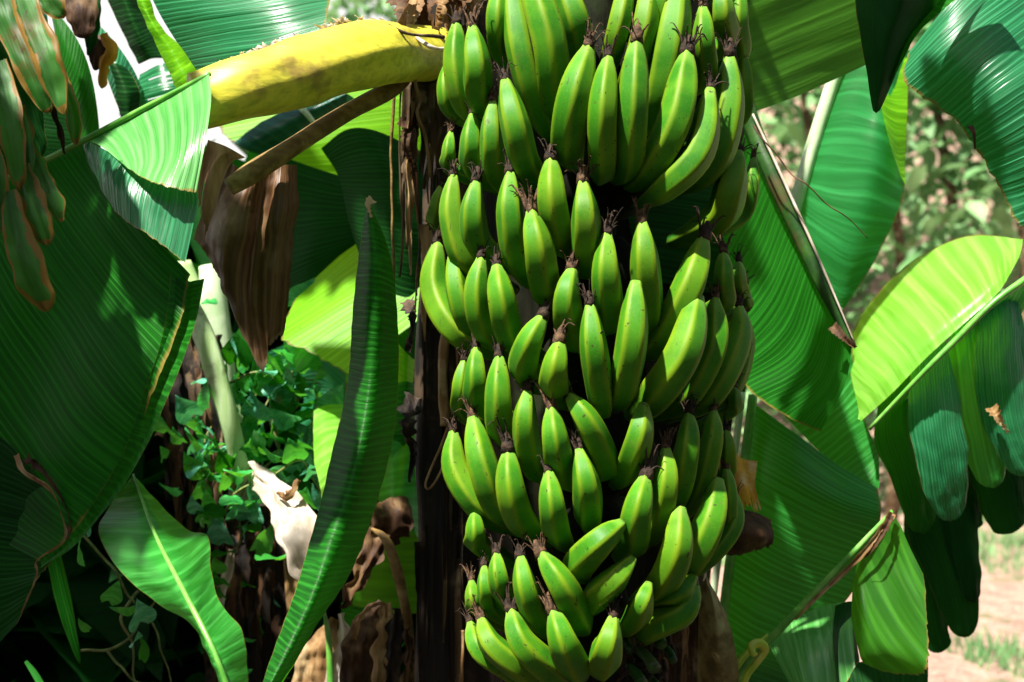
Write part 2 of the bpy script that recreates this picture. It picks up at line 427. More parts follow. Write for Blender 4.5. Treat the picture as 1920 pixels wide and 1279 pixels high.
def leaf_mass(name, n, size, region, mat, label, cat, elong=2.0, seed=0, droop=.4):
    "n folded leaf blades scattered by region(rnd) -> point"
    rnd = random.Random(seed)
    vts, fs, uvs = [], [], []
    for k in range(n):
        c = region(rnd)
        if c is None: continue
        s = size*(.5+rnd.random())
        a = rnd.random()*2*math.pi
        d = Vector((math.cos(a), math.sin(a), (rnd.random()-.5)*1.4-droop)).normalized()
        sd = d.cross(Vector((rnd.random()-.5, rnd.random()-.5, 1))).normalized()
        up = sd.cross(d)
        L = s*elong*.5; o = len(vts)
        for (q, r_, h) in ((-1, 0, 0), (-.35, -.42, .12), (-.3, 0, -.05), (-.35, .42, .12), (.4, -.36, .05), (.4, 0, -.12), (.4, .36, .05), (1, 0, -.35)):
            vts.append(c+d*q*L+sd*r_*s+up*h*s); uvs.append((abs(r_)*2, q))
        fs += [(o, o+1, o+2), (o, o+2, o+3), (o+1, o+4, o+5, o+2), (o+2, o+5, o+6, o+3), (o+4, o+7, o+5), (o+5, o+7, o+6)]
    ob = link(name, mesh(name, vts, fs, uvs), mat, None)
    return tag(ob, label, cat, kind='stuff')

def far_mat():
    m, t = newmat('wood_leaves'); g = NT(t); tc = g.n('TexCoord')
    n = g.noise(tc.outputs['Object'], 1.6, 4, .6); n2 = g.noise(tc.outputs['Object'], 7, 3, .6)
    c = g.mix(g.ramp(n, .35, .65), (.09, .23, .07), (.27, .48, .20)); c = g.mix(g.ramp(n2, .66, .78), c, (.36, .42, .28))
    p = g.n('BsdfPrincipled'); g.l(c, p.inputs['Base Color']); p.inputs['Roughness'].default_value = .6
    tr = g.n('BsdfTranslucent'); g.l(c, tr.inputs[0]); mx = g.n('MixShader'); mx.inputs[0].default_value = .3
    g.l(p.outputs[0], mx.inputs[1]); g.l(tr.outputs[0], mx.inputs[2])
    o = g.n('OutputMaterial'); g.l(mx.outputs[0], o.inputs[0]); return m
M['far'] = far_mat()

def wood_region(r):
    x = r.uniform(-2, 13); z = r.random()**.8*8.5
    return Vector((x, 13.5+r.random()*3+.25*z+1.2*noise.noise(Vector((x*.5, z*.5, 0))), z-.1))
leaf_mass('wood', 30000, .11, wood_region, M['far'], 'blurred sunlit wooded slope far behind the banana plants', 'wood', 1.6, 3)
for k, (tx, ty, tr_) in enumerate(((3.3, 12.4, .05), (3.9, 12.7, .06), (4.35, 12.3, .045), (4.9, 12.9, .07), (2.7, 12.6, .05), (5.4, 12.5, .05))):
    t_ = empty('slender_tree', (tx, ty, 0), ['greyish slim tree trunk second among those on the far wooded slope', 'pale slim tree trunk third among those on the far wooded slope', 'thin tree trunk fourth on the far wooded slope above the bright leaf', 'thick grey tree trunk near the right border of the far slope', 'slim tree trunk leftmost on the far slope beside the twin-toned leaf', 'slim tree trunk rightmost on the far wooded slope'][k], 'tree', 'trunks on the far wooded slope')
    tube('trunk', [Vector((tx, ty, -.1)), Vector((tx+.1, ty, 2.2)), Vector((tx-.15, ty+.1, 4.5)), Vector((tx+.1, ty, 7.0))], [tr_*1.3, tr_, tr_*.7, .02], M['fibre'], t_, n=14, segs=8)
    rr_ = random.Random(k); vv = []
    def crown_region(r, tx=tx, ty=ty): return Vector((tx+r.gauss(0, .45), ty+r.gauss(0, .3), 4.2+r.gauss(0, 1.0)))
    c_ = leaf_mass('crown', 260, .16, crown_region, M['far'], None, None, 1.6, 40+k)
    del c_['kind']; bpy_parent(c_, t_)
def grass():
    rnd = random.Random(5); vts, fs, uvs = [], [], []
    for k in range(16000):
        y = 5+rnd.random()**1.2*8.5; x = rnd.uniform(.1*y, .5*y)
        if noise.noise(Vector((x*.9, y*.6, 3))) < .18-.7*(9.8 < y < 11.6) : continue
        h = rnd.uniform(.04, .16); a = rnd.random()*6.28; b = Vector((math.cos(a), math.sin(a), 0))*.008; ln = Vector((rnd.uniform(-.5, .5), rnd.uniform(-.5, .5), 1))*h
        z = .10*noise.noise(Vector((x*.5, y*.5, 0)))+.03*noise.noise(Vector((x*2.3, y*2.3, 5)))-.01
        c = Vector((x, y, z)); o = len(vts); vts += [c-b, c+b, c+ln*.6+b*.6, c+ln]; uvs += [(0, 0)]*4
        fs.append((o, o+1, o+2, o+3))
    tag(link('grass', mesh('grass', vts, fs, uvs), M['far']), 'sparse sunlit grass on the dry ground at right', 'grass', kind='stuff')
grass()

# dense shaded undergrowth that closes the view behind the left half
def under_region(r):
    d = r.uniform(2.9, 4.2); px = r.uniform(-250, 1330); py = r.uniform(150, 1450)
    if px > 1000 and py > 700: return None
    if py < 330 and px < 640: return None
    return W(px, py, d)
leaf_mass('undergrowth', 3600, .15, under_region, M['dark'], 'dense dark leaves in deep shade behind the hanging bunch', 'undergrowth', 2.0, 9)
def fill_block_region(r):
    a = r.uniform(-1.9, 1.9); d = r.uniform(3.0, 4.4)
    return Vector((math.sin(a)*d*1.2, -math.cos(a)*d+.4, r.random()*3.4))
leaf_mass('fill_block_leaves', 2600, .30, fill_block_region, M['dark'], 'added leaves behind the camera that cut the light from the front', 'fill_block_leaves', 2.4, 31)  # unseen leaves added to block frontal fill light

# leaf clumps added out of view to cast shade: each clump of leaves stands between the sun and one shaded spot
SHADE = [(90, 560, 1.72, .13, 1), (80, 800, 1.73, .20, 1), (60, 1050, 1.72, .18, 1), (220, 680, 1.70, .07, .5), (-60, 400, 1.75, .2, 1), (440, 500, 1.85, .09, .8), (640, 400, 2.4, .16, 1), (700, 600, 1.88, .08, .9),
         (300, 1180, 2.35, .18, 1), (1650, 60, 1.75, .08, 1), (1780, 1080, 2.26, .13, 1), (1500, 70, 2.2, .16, .8), (60, 150, 1.62, .10, .6), (840, 900, 2.05, .10, 1),
         (1480, 620, 2.1, .10, .7), (330, 850, 2.5, .12, .8), (1560, 1240, 2.2, .12, 1), (520, 1200, 2.6, .2, 1), (1250, 480, 2.3, .15, 1), (1785, 940, 2.24, .045, 1), (60, 1200, 3.2, .34, .8), (420, 1230, 3.1, .25, .7), (260, 960, 3.1, .22, .7)]
LIT = [(330, 250, 1.65, .09), (230, 280, 1.68, .06), (280, 380, 1.64, .07), (550, 120, 1.78, .10), (690, 110, 1.86, .08), (500, 40, 1.96, .10), (1700, 600, 2.24, .09), (1800, 500, 2.26, .08), (1850, 540, 2.2, .06), (1500, 1200, 2.05, .06), (1550, 1210, 2.05, .05),
       (620, 600, 2.34, .10), (700, 230, 2.58, .12), (480, 800, 2.42, .14), (420, 680, 2.5, .12), (540, 980, 2.2, .08), (590, 1250, 2.28, .06), (300, 1080, 1.56, .10), (420, 1220, 1.5, .06), (560, 1150, 1.66, .06), (1850, 760, 2.13, .10), (1770, 780, 2.08, .05),
       (1590, 340, 2.42, .12), (1560, 480, 2.42, .06), (615, 830, 2.3, .06), (755, 900, 2.44, .06), (1680, 1130, 1.99, .07), (250, 560, 1.7, .05), (330, 620, 1.66, .05), (1680, 780, 2.18, .05), (1500, 900, 2.22, .08),
       (1110, 100, 1.74, .24), (1110, 350, 1.73, .24), (1110, 600, 1.73, .24), (1110, 850, 1.73, .23), (1080, 1150, 1.73, .20)]
def flat(v): return Vector((v.dot(SB1), v.dot(SB2)))
SB1 = sdir.cross(Vector((0, 0, 1))).normalized(); SB2 = sdir.cross(SB1)
LITP = [(flat(W(a, b, c)), r_) for a, b, c, r_ in LIT]
def shade_leaves_region(r):
    k = r.random(); tot = sum(a[3]**2*a[4] for a in SHADE); acc = 0
    for a in SHADE:
        acc += a[3]**2*a[4]/tot
        if k <= acc: break
    p = W(a[0], a[1], a[2]); t = .2
    while True:
        q = p+sdir*t
        if q.z > CAMZ+.245*max(q.y, .3)+.14+a[3]*.5: break
        t += .05
    t += r.random()*.35
    e = p+sdir*t
    ang = r.random()*6.283; rr = math.sqrt(r.random())*a[3]
    b1 = sdir.cross(Vector((0, 0, 1))).normalized(); b2 = sdir.cross(b1)
    e = e+b1*rr*math.cos(ang)+b2*rr*math.sin(ang); fe = flat(e)
    if any((fe-c).length < r_+.045 for c, r_ in LITP): return None
    return e
leaf_mass('shade_leaves', 2400, .07, shade_leaves_region, M['green'], 'added leaf clumps above the view that shade chosen spots', 'shade_leaves', 2.4, 21, .1)

# ---------------------------------------------------------------- the banana bunch
BX, D0, RB = 1112, 1.93, .20
def surf(px):
    X = (px-BX)*1.85/F
    return D0-math.sqrt(max(RB*RB-X*X, .0004))*.95
PROFILE = [.30, .47, .66, .83, .95, 1.0, 1.0, .99, .95, .86, .70, .5]
def banana_geo(tip, mid, base, wpx, off, seed):
    rnd = random.Random(seed)
    t2, m2, b2 = Vector(tip), Vector(mid), Vector(base)
    b2 = b2+(m2-b2).normalized()*wpx*.30
    dT, dM, dB = surf(t2.x)+.004-off, surf(m2.x)-.012-off, surf(b2.x)+.032-off
    root = Vector((b2.x*.62+BX*.38, b2.y+22+.1*abs(b2.x-BX))); dR = min(D0-.02, dB+.085)
    ctl = [W(*t2, dT), W(*m2, dM), W(*b2, dB), W(*root, dR)]
    n = 26; S = [cr(ctl, i/n) for i in range(n+1)]
    # reparametrise by length
    L = [0]
    for i in range(n): L.append(L[-1]+(S[i+1]-S[i]).length)
    tot = L[-1]; R0 = wpx/F*((dM+dT)/2)/2*1.07
    N = 22; Q, rr = [], []
    for i in range(N+1):
        s = (i/N)**1.15
        tgt = s*tot; k = 0
        while k < n-1 and L[k+1] < tgt: k += 1
        f = (tgt-L[k])/max(1e-9, L[k+1]-L[k]); Q.append(S[k].lerp(S[k+1], f))
        sl = s*tot/R0          # in units of the half width: tips keep the same bluntness
        tipr = 1-.66*math.exp(-(sl/1.5)**1.2)
        endr = cr([1.0, 1.0, 1.0, .98, .93, .80, .58, .42], s)
        rr.append(R0*tipr*endr*1.0)
    ph = 0.0; segs = 25
    def ring(a, s):
        q = ((a+ph) % (2*math.pi/5))-math.pi/5
        poly = math.cos(math.pi/5)/math.cos(q)
        k = .85 if s > .05 else .4
        return (1-k)+k*poly*1.07
    v, f, uv = tube_geo(Q, rr, segs, 1.0, True, .03, seed, ring, rnd.random()*6.28)
    attr = []; yph = rnd.random()*6.28
    for i in range(N+1):
        for k in range(segs):
            a = 2*math.pi*k/segs; q = abs(((a+ph) % (2*math.pi/5))-math.pi/5)/(math.pi/5)
            attr.append((q**1.3, ((i/N)**1.15), .5+.5*math.cos(a-yph), 1))
    tipdir = (Q[0]-Q[1]).normalized()
    return v, f, attr, Q[0], tipdir, rr[0], Q

def tuft_mesh(k):
    rnd = random.Random(100+k); parts = []
    parts.append(tube_geo([Vector((0, 0, -.003)), Vector((0, 0, .004)), Vector((.0008, 0, .009)), Vector((.001, .0005, .013))], [.0058, .0050, .0032, .0014], 9, 1, True, .35, k))
    for j in range(rnd.randint(7, 12)):
        a = rnd.random()*6.28; d = Vector((math.cos(a), math.sin(a), 0)); h = rnd.uniform(.008, .026); o = rnd.uniform(.002, .012)
        curl = rnd.uniform(-.007, .009); s = Vector((-d.y, d.x, 0))
        pts = [d*.003, d*(.003+o*.3)+Vector((0, 0, h*.5)), d*(.003+o*.8)+Vector((0, 0, h*.9))+s*curl*.4, d*(.003+o+abs(curl)*.3)+Vector((0, 0, h*(1-abs(curl)*35)))+s*curl]
        Q = [cr(pts, i/9) for i in range(10)]
        parts.append(tube_geo(Q, [.0013-.0009*i/9 for i in range(10)], 5, .5, True, .4, j+k))
    v, f, u = merge(parts)
    me = mesh('dried_flower', v, f, u); me.materials.append(M['tuft' if k % 3 else 'tuft2'])
    for p in me.polygons: p.use_smooth = True
    return me
TUFTS = [tuft_mesh(k) for k in range(13)]

bunch = empty('banana_bunch', W(BX, 640, D0), 'large hanging bunch of green unripe bananas in the centre', 'banana bunch')
# tip, middle, lower end (photo px), width px, forward offset (m), kind of tip: 1 dried flower, 0 clean cut, 2 small black end
B = [
((988,-60),(1028,72),(1044,208),62,-.030,1),((1048,-50),(1080,36),(1098,120),56,-.065,1),((958,-30),(980,108),(1022,246),54,-.065,1),
((938,-30),(932,43),(950,118),42,-.06,1),((1178,-40),(1158,54),(1138,132),40,-.07,1),((1220,-40),(1206,60),(1172,170),46,-.055,1),
((1275,-40),(1256,90),(1222,232),62,-.04,1),((1318,14),(1320,80),(1318,160),46,-.012,1),((1352,-30),(1356,30),(1360,100),46,-.03,1),
((1384,-30),(1384,40),(1382,120),36,-.02,1),((1246,-50),(1236,0),(1210,120),52,-.06,1),
((1104,88),(1074,190),(1064,302),64,.012,1),((1140,108),(1130,216),(1130,330),52,.02,1),((1193,76),(1187,205),(1178,326),54,.02,1),
((1289,98),(1268,225),(1208,334),64,.018,1),((1332,168),(1312,282),(1236,364),56,.036,1),((1368,104),(1366,215),(1326,334),58,.006,1),
((1395,104),(1397,160),(1384,235),32,-.012,1),
((886,52),(894,122),(906,204),54,.012,1),((856,44),(856,130),(884,218),46,-.004,1),((838,120),(838,175),(862,222),36,-.02,1),
((947,152),(966,235),(994,332),56,.016,1),((924,190),(922,265),(936,346),44,-.002,1),((886,216),(884,276),(896,334),44,-.01,1),
((845,248),(842,290),(850,326),28,-.02,1),
((1384,288),(1370,350),(1340,428),64,-.01,1),((1413,296),(1410,352),(1386,418),28,-.03,1),
((828,350),(820,388),(828,432),34,-.02,1),((850,330),(848,410),(884,512),46,.0,1),((893,340),(886,405),(908,482),52,.012,1),
((957,324),(957,410),(980,518),52,.008,1),((996,398),(1008,462),(1026,558),60,.03,1),((1033,298),(1036,375),(1056,468),56,.006,1),
((1093,342),(1098,410),(1098,508),56,.01,1),((1138,440),(1137,515),(1146,612),55,.018,1),((1204,418),(1210,492),(1214,612),56,.002,1),
((1320,446),(1294,535),(1234,650),60,.0,1),((1356,474),(1357,525),(1350,584),40,.0,1),((1385,490),(1385,526),(1382,564),28,-.01,1),
((1396,530),(1397,556),(1392,588),22,-.02,1),
((820,456),(816,545),(868,640),54,.010,1),((850,468),(858,550),(890,628),44,-.012,1),((902,484),(893,556),(920,640),48,.012,1),
((931,500),(940,560),(966,648),54,.022,1),((1072,506),(1061,562),(1074,644),60,.012,1),((1018,594),(992,645),(984,716),58,.024,1),
((1050,640),(1041,692),(1044,748),56,.034,1),((1106,572),(1114,655),(1130,770),52,.030,1),((1192,528),(1186,636),(1164,752),58,.036,0),
((1308,555),(1282,660),(1214,760),68,.026,2),((1341,560),(1340,650),(1284,756),48,.010,1),((1385,574),(1384,640),(1326,754),48,.004,1),
((1396,590),(1400,655),(1366,745),28,-.012,1),
((870,676),(862,728),(872,786),32,-.014,1),((893,654),(893,712),(906,770),48,.0,1),((936,670),(936,748),(948,830),52,.012,1),
((990,732),(984,790),(1000,884),50,.014,1),((1033,766),(1041,825),(1056,902),54,.028,1),((1066,742),(1100,790),(1142,884),54,.016,1),
((1207,758),(1198,818),(1170,896),56,.01,2),((1292,776),(1290,840),(1262,946),50,.0,1),((1338,772),(1334,835),(1296,950),44,-.012,1),
((1362,806),(1367,850),(1354,906),30,-.02,1),((1376,728),(1378,748),(1366,780),30,-.02,1),
((850,810),(856,885),(916,970),50,-.006,1),((886,784),(904,874),(944,966),58,.010,1),((953,844),(958,915),(988,996),58,.024,1),
((1029,886),(1036,948),(1050,1016),52,.036,1),((1085,844),(1100,908),(1106,984),55,.026,1),((1210,894),(1196,955),(1184,1032),60,.030,1),
((1249,842),(1249,912),(1222,1004),52,.012,1),((1347,900),(1332,980),(1280,1074),62,.016,2),((1362,876),(1368,942),(1350,1006),30,-.01,1),
((1379,928),(1375,990),(1316,1062),34,-.008,1),((1275,952),(1268,1030),(1232,1108),62,.036,2),
((1166,982),(1122,1018),(1074,1074),62,.040,2),((1186,1048),(1152,1088),(1102,1134),54,.030,2),((1216,1096),(1204,1130),(1186,1172),50,.030,2),
((1302,1078),(1276,1112),(1226,1124),44,.002,2),((1304,1100),(1284,1148),(1210,1184),54,.0,2),
((890,962),(892,998),(902,1034),42,-.012,1),((931,1040),(936,1082),(958,1134),44,.010,1),((908,1062),(910,1104),(926,1152),32,-.004,1),
((884,1090),(888,1124),(904,1156),32,-.016,1),((976,1044),(986,1102),(1018,1178),50,.020,1),((1016,1040),(1050,1093),(1092,1174),58,.030,1),
((882,1168),(896,1218),(956,1262),40,-.004,1),((902,1162),(922,1210),(996,1270),50,.008,1),((958,1146),(978,1206),(1046,1270),58,.022,1),
((1038,1146),(1056,1200),(1084,1262),64,.040,1),((1150,1160),(1140,1208),(1126,1258),64,.042,1),
]
for i, (tp, md_, bs, wd, off, kind) in enumerate(B):
    v, f, attr, T, td, r0, Q = banana_geo(tp, md_, bs, wd, off, i)
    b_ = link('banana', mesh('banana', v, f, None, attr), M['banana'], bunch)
    if kind == 0:
        continue
    if kind == 2:
        fv, ff, fu = tube_geo([T-td*.002, T+td*.0015, T+td*.004], [r0*1.01, r0*.75, r0*.35], 10, 1, True, .3, i)
        link('dried_flower', mesh('dried_flower', fv, ff, fu), M['tuft'], b_)
        continue
    t_ = bpy.data.objects.new('dried_flower', TUFTS[(i*5) % 13]); COL.objects.link(t_); t_.parent = b_
    up = (td*.8+Vector((0, -.12, .35))).normalized()
    q = up.to_track_quat('Z', 'Y') @ Euler((0, 0, i*1.7)).to_quaternion()
    sc = max(.75, min(1.25, wd/50))*(1.1+.35*random.random())
    t_.matrix_local = Matrix.Translation(T+td*.001) @ q.to_matrix().to_4x4() @ Matrix.Diagonal((sc, sc, sc, 1))
    if tp == (1106, 572):                      # the banana with the row of black scratches
        parts = []
        for k in range(15):
            s = .20+.055*k; j = min(int(s*22), 21); c = Q[j].lerp(Q[j+1], s*22-j)
            if k in (1, 2): continue
            rr_ = wd/F*1.75/2*1.07
            c = c+Vector((rr_*.56, -rr_*.80, 0)); a = random.uniform(-.8, .8); h = random.uniform(.0012, .0028)
            d_ = Vector((math.sin(a)*h, 0, math.cos(a)*h))
            parts.append(tube_geo([c-d_, c+Vector((.0006, 0, 0)), c+d_], [.0007, .0013, .0006], 6, 1, True, .3, k))
        v, f, u = merge(parts); link('black_scratches', mesh('scratches', v, f, u), M['scar'], b_)

# stalk down the middle, with a cushion for every hand, and the cut stubs below
tube('stalk', [(BX+30, -260, 1.98), (BX+8, 0, 1.95), (BX, 400, 1.93), (BX, 800, 1.93), (BX+20, 1080, 1.93), (BX+90, 1240, 1.90), (BX+110, 1330, 1.9)], [.036, .034, .032, .030, .028, .022, .018], M['core'], bunch, n=60, segs=16, rough=.25)
for k, (cx, cy, rr_) in enumerate(((1120, 150, .075), (1120, 340, .08), (1110, 520, .08), (1110, 680, .08), (1110, 850, .078), (1115, 1000, .07), (1080, 1150, .062), (1060, 1240, .05))):
    tube('hand_cushion', [(cx, cy-70, 1.93), (cx, cy-20, 1.925), (cx, cy+30, 1.925), (cx, cy+70, 1.93)], [rr_*.55, rr_, rr_, rr_*.5], M['core'], bunch, n=10, segs=18, rough=.3, seed=k)
for k, (a, b2, r_) in enumerate((((1195, 1215, 1.80), (1228, 1254, 1.76), .0085), ((1180, 1250, 1.80), (1204, 1282, 1.77), .008), ((1228, 1190, 1.82), (1240, 1208, 1.79), .008), ((1165, 1200, 1.82), (1180, 1222, 1.79), .006), ((1250, 1216, 1.84), (1262, 1240, 1.82), .006), ((1215, 1268, 1.84), (1235, 1296, 1.8), .007))):
    tube('cut_stub', [a, ((a[0]+b2[0])/2+2, (a[1]+b2[1])/2-2, (a[2]+b2[2])/2), b2], [r_*.8, r_*.9, r_], M['ribdark'], bunch, n=8, segs=9, rough=.15)
parts = []
rnd = random.Random(77)
for k in range(46):
    p = W(rnd.uniform(1150, 1262), rnd.uniform(1175, 1285), rnd.uniform(1.78, 1.9))
    d_ = Vector((rnd.gauss(0, 1), rnd.gauss(0, 1), rnd.gauss(0, 1))).normalized()*rnd.uniform(.008, .02)
    parts.append(tube_geo([p-d_, p+Vector((0, 0, .003)), p+d_], [.003, .0035, .0015], 6, .6, True, .4, k))
v, f, u = merge(parts); link('dried_bracts', mesh('dried_bracts', v, f, u), M['tuft'], bunch)

# ---------------------------------------------------------------- main plant: pseudostem, sheaths, petioles, folded leaf
plant = empty('banana_plant', W(830, 1400, 2.06), 'banana plant with dark fibrous stem and thick yellow stalk, left of the bunch', 'banana plant')
def lobes(a, s): return 1+.07*math.sin(5*a+3*s)+.05*math.sin(11*a)
tube('pseudostem', [(872, -260, 2.08), (862, 0, 2.08), (860, 300, 2.08), (855, 620, 2.08), (862, 900, 2.08), (868, 1279, 2.08), (872, 2700, 2.08)], [.044, .048, .050, .058, .066, .070, .085], M['bark'], plant, n=80, segs=40, rough=.12, ring=lobes)
rnd = random.Random(4)
for k in range(26):     # loose fibrous strips down the stem
    x0 = rnd.uniform(766, 895); y0 = rnd.uniform(-60, 420); ln = rnd.uniform(180, 520); dx = rnd.uniform(-26, 20)
    if x0 > 850: dx = -abs(dx)
    d = 2.02-.035*math.cos((x0-850)/70)
    strip('fibre_strip', [(x0, y0, d), (x0+dx*.5+rnd.uniform(-8, 8), y0+ln*.35, d-.012), (x0+dx+rnd.uniform(-8, 8), y0+ln*.7, d-.004), (x0+dx, y0+ln, d-.014)], rnd.uniform(.007, .02), .002, M[('fibre', 'brown', 'tan', 'fibre')[k % 4]], plant, twist=rnd.uniform(-2, 2), seed=k, jag=.5, n=26)
for k in range(20):
    x0 = rnd.uniform(784, 905); y0 = rnd.uniform(380, 1050); ln = rnd.uniform(150, 420); d = 2.06-.066*math.sqrt(max(.05, 1-((x0-860)/88)**2))
    strip('fibre_strip', [(x0, y0, d), (x0+rnd.uniform(-5, 5), y0+ln*.5, d-.006), (x0+rnd.uniform(-8, 8), y0+ln, d-.004)], rnd.uniform(.006, .016), .003, M['fibre'] if k % 5 == 0 else M['bark'], plant, twist=rnd.uniform(-1, 1), seed=200+k, jag=.6, n=26)
for k, (pts, r0, mt) in enumerate((
    ([(838, 628, 1.99), (830, 690, 1.985), (834, 760, 1.99), (832, 800, 1.985)], .0075, 'tan'),
    ([(838, 800, 1.97), (822, 850, 1.96), (800, 900, 1.965), (806, 914, 1.965), (826, 888, 1.96), (842, 850, 1.96)], .0018, 'tan'),
    ([(770, 60, 1.9), (800, 85, 1.88), (836, 92, 1.9)], .003, 'pale'), ([(700, 40, 1.88), (760, 62, 1.86), (832, 70, 1.9)], .0026, 'fibre'),
    ([(775, 105, 1.93), (780, 160, 1.92), (790, 190, 1.93), (784, 215, 1.92), (800, 260, 1.94), (806, 330, 1.96)], .0024, 'tan'),
    ([(742, 180, 1.97), (734, 260, 1.98), (736, 400, 1.98), (738, 560, 1.98)], .0022, 'pbrown'),
    ([(752, 160, 1.97), (748, 300, 1.98), (756, 420, 1.98), (750, 520, 1.98)], .0016, 'fibre'),
    ([(868, 1180, 1.97), (870, 1230, 1.96), (866, 1300, 1.97)], .0025, 'tan'))):
    tube('hanging_fibre', pts, [r0, r0*.9, r0], M[mt], plant, n=26, segs=6, rough=.4, wob=.003, seed=k)
for k, (pts, w0, mt) in enumerate((
    ([(800, -40, 2.0), (790, 20, 1.96), (812, 80, 1.95), (790, 130, 1.97)], .05, 'brown'), ([(850, -40, 1.98), (842, 10, 1.96), (850, 44, 1.97)], .03, 'fibre'),
    ([(905, -50, 2.0), (895, 0, 1.98), (880, 40, 1.97)], .03, 'tan'), ([(770, -40, 1.98), (776, 20, 1.95), (760, 70, 1.93)], .035, 'tan'),
    ([(880, -50, 1.97), (870, -10, 1.94), (856, 30, 1.95)], .05, 'brown'), ([(740, -40, 1.95), (752, 10, 1.91), (748, 48, 1.90)], .04, 'brown'), ([(820, -50, 1.95), (826, 0, 1.92), (818, 50, 1.93)], .03, 'tan'), ([(800, 130, 1.95), (794, 200, 1.96), (806, 270, 1.98)], .04, 'fibre'),
    ([(775, 200, 2.0), (766, 260, 1.98), (774, 330, 2.0)], .035, 'brown'), ([(762, 560, 2.03), (775, 600, 2.0), (765, 660, 2.02)], .022, 'bark'),
    ([(775, 740, 2.04), (762, 800, 2.0), (775, 850, 2.02), (770, 905, 2.03)], .028, 'bark'))):
    strip('dead_sheath', pts, w0, w0*.3, M[mt], plant, twist=1.2, seed=20+k, jag=1.2, n=26, wob=.01)

def half(a, s): return 1+.04*math.sin(2*a+1)+.022*math.sin(9*a+4*s)
pet = tube('petiole', [(835, 104, 1.99), (765, 101, 1.93), (700, 100, 1.87), (600, 121, 1.82), (520, 146, 1.79), (450, 167, 1.76), (370, 190, 1.74)], [.036, .038, .041, .043, .041, .038, .034], M['yellow'], plant, n=50, segs=36, rough=.10, ring=half)
tag(pet, 'thick yellow leaf stalk with a frayed upper edge')
parts = []
rnd = random.Random(8)
top = [(760, 58), (690, 38), (640, 40), (560, 72), (500, 88), (440, 112), (385, 138)]
for k in range(110):      # frayed dry margin along the top of the stalk
    s = rnd.random()*6; i = min(int(s), 5); f_ = s-i
    x = top[i][0]*(1-f_)+top[i+1][0]*f_; y = top[i][1]*(1-f_)+top[i+1][1]*f_+6
    d = 1.905-.15*(s/6)-.0*k; h = rnd.uniform(4, 17)
    parts.append(ribbon([W(x, y, d), W(x-rnd.uniform(-6, 9), y-h*.5, d-.004), W(x-rnd.uniform(-10, 14), y-h, d-.006+rnd.uniform(-.01, .01))], rnd.uniform(.006, .014), .001, twist=rnd.uniform(-1.5, 1.5), n=5, m=2, wob=.002, seed=k))
v, f, u = merge(parts); link('frayed_margin', mesh('frayed_margin', v, f, u), M['pale'], pet)

# leaf folded over the end of the yellow stalk: two falling panels
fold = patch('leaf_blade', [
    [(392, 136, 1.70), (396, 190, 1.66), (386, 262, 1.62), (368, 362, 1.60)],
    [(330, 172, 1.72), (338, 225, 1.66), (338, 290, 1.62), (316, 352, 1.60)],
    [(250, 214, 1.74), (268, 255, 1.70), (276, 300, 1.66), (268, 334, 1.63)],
    [(160, 262, 1.76), (190, 275, 1.73), (215, 295, 1.70), (232, 308, 1.67)]], M['sheenpale'], plant, corr=.0016, freq=30, wav=.004, rag=.002)
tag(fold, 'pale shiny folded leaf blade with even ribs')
patch('leaf_blade', [
    [(366, 346, 1.635), (372, 380, 1.62), (360, 430, 1.61), (346, 492, 1.60)],
    [(310, 330, 1.66), (305, 370, 1.64), (295, 410, 1.63), (286, 446, 1.62)],
    [(235, 300, 1.69), (225, 330, 1.68), (222, 355, 1.67), (226, 402, 1.66)],
    [(160, 262, 1.765), (155, 280, 1.76), (158, 300, 1.76), (166, 312, 1.75)]], M['blue'], plant, corr=.002, freq=30, wav=.006, rag=.002)
tube('midrib', [(394, 138, 1.70), (330, 172, 1.715), (250, 214, 1.735), (160, 262, 1.755), (70, 308, 1.78), (-40, 360, 1.8)], [.003, .0035, .004, .004, .004, .004], M['rib'], plant, n=30, segs=8)
# the same leaf goes on as a long dark panel down the left side
patch('leaf_blade', [
    [(160, 264, 1.77), (210, 340, 1.74), (290, 440, 1.70), (357, 515, 1.68)],
    [(80, 304, 1.79), (160, 420, 1.75), (260, 540, 1.70), (338, 615, 1.66)],
    [(0, 345, 1.81), (90, 500, 1.76), (190, 640, 1.70), (282, 750, 1.65)],
    [(-90, 400, 1.83), (20, 600, 1.77), (130, 770, 1.71), (232, 868, 1.66)],
    [(-160, 520, 1.85), (-50, 740, 1.79), (60, 900, 1.73), (150, 985, 1.68)],
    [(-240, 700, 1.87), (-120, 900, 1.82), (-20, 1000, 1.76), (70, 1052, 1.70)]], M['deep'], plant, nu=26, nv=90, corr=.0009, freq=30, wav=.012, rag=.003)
strip('rolled_margin', [(352, 520, 1.675), (334, 622, 1.655), (284, 760, 1.645), (232, 880, 1.65), (150, 995, 1.67), (74, 1058, 1.69)], .040, .012, M['green'], plant, twist=.6, n=50, m=6, fold=.35, seed=3)
strip('dry_edge', [(30, 852, 1.70), (45, 885, 1.69), (90, 915, 1.68), (112, 960, 1.68), (122, 1012, 1.68), (70, 1050, 1.68), (68, 1080, 1.68), (40, 1150, 1.70)], .007, .002, M['tan'], plant, twist=3, n=50, seed=5, jag=.8)
strip('dry_edge', [(48, 858, 1.72), (85, 890, 1.70), (128, 965, 1.69), (126, 1010, 1.68)], .012, .004, M['brown'], plant, twist=2, n=30, seed=6, jag=.8)

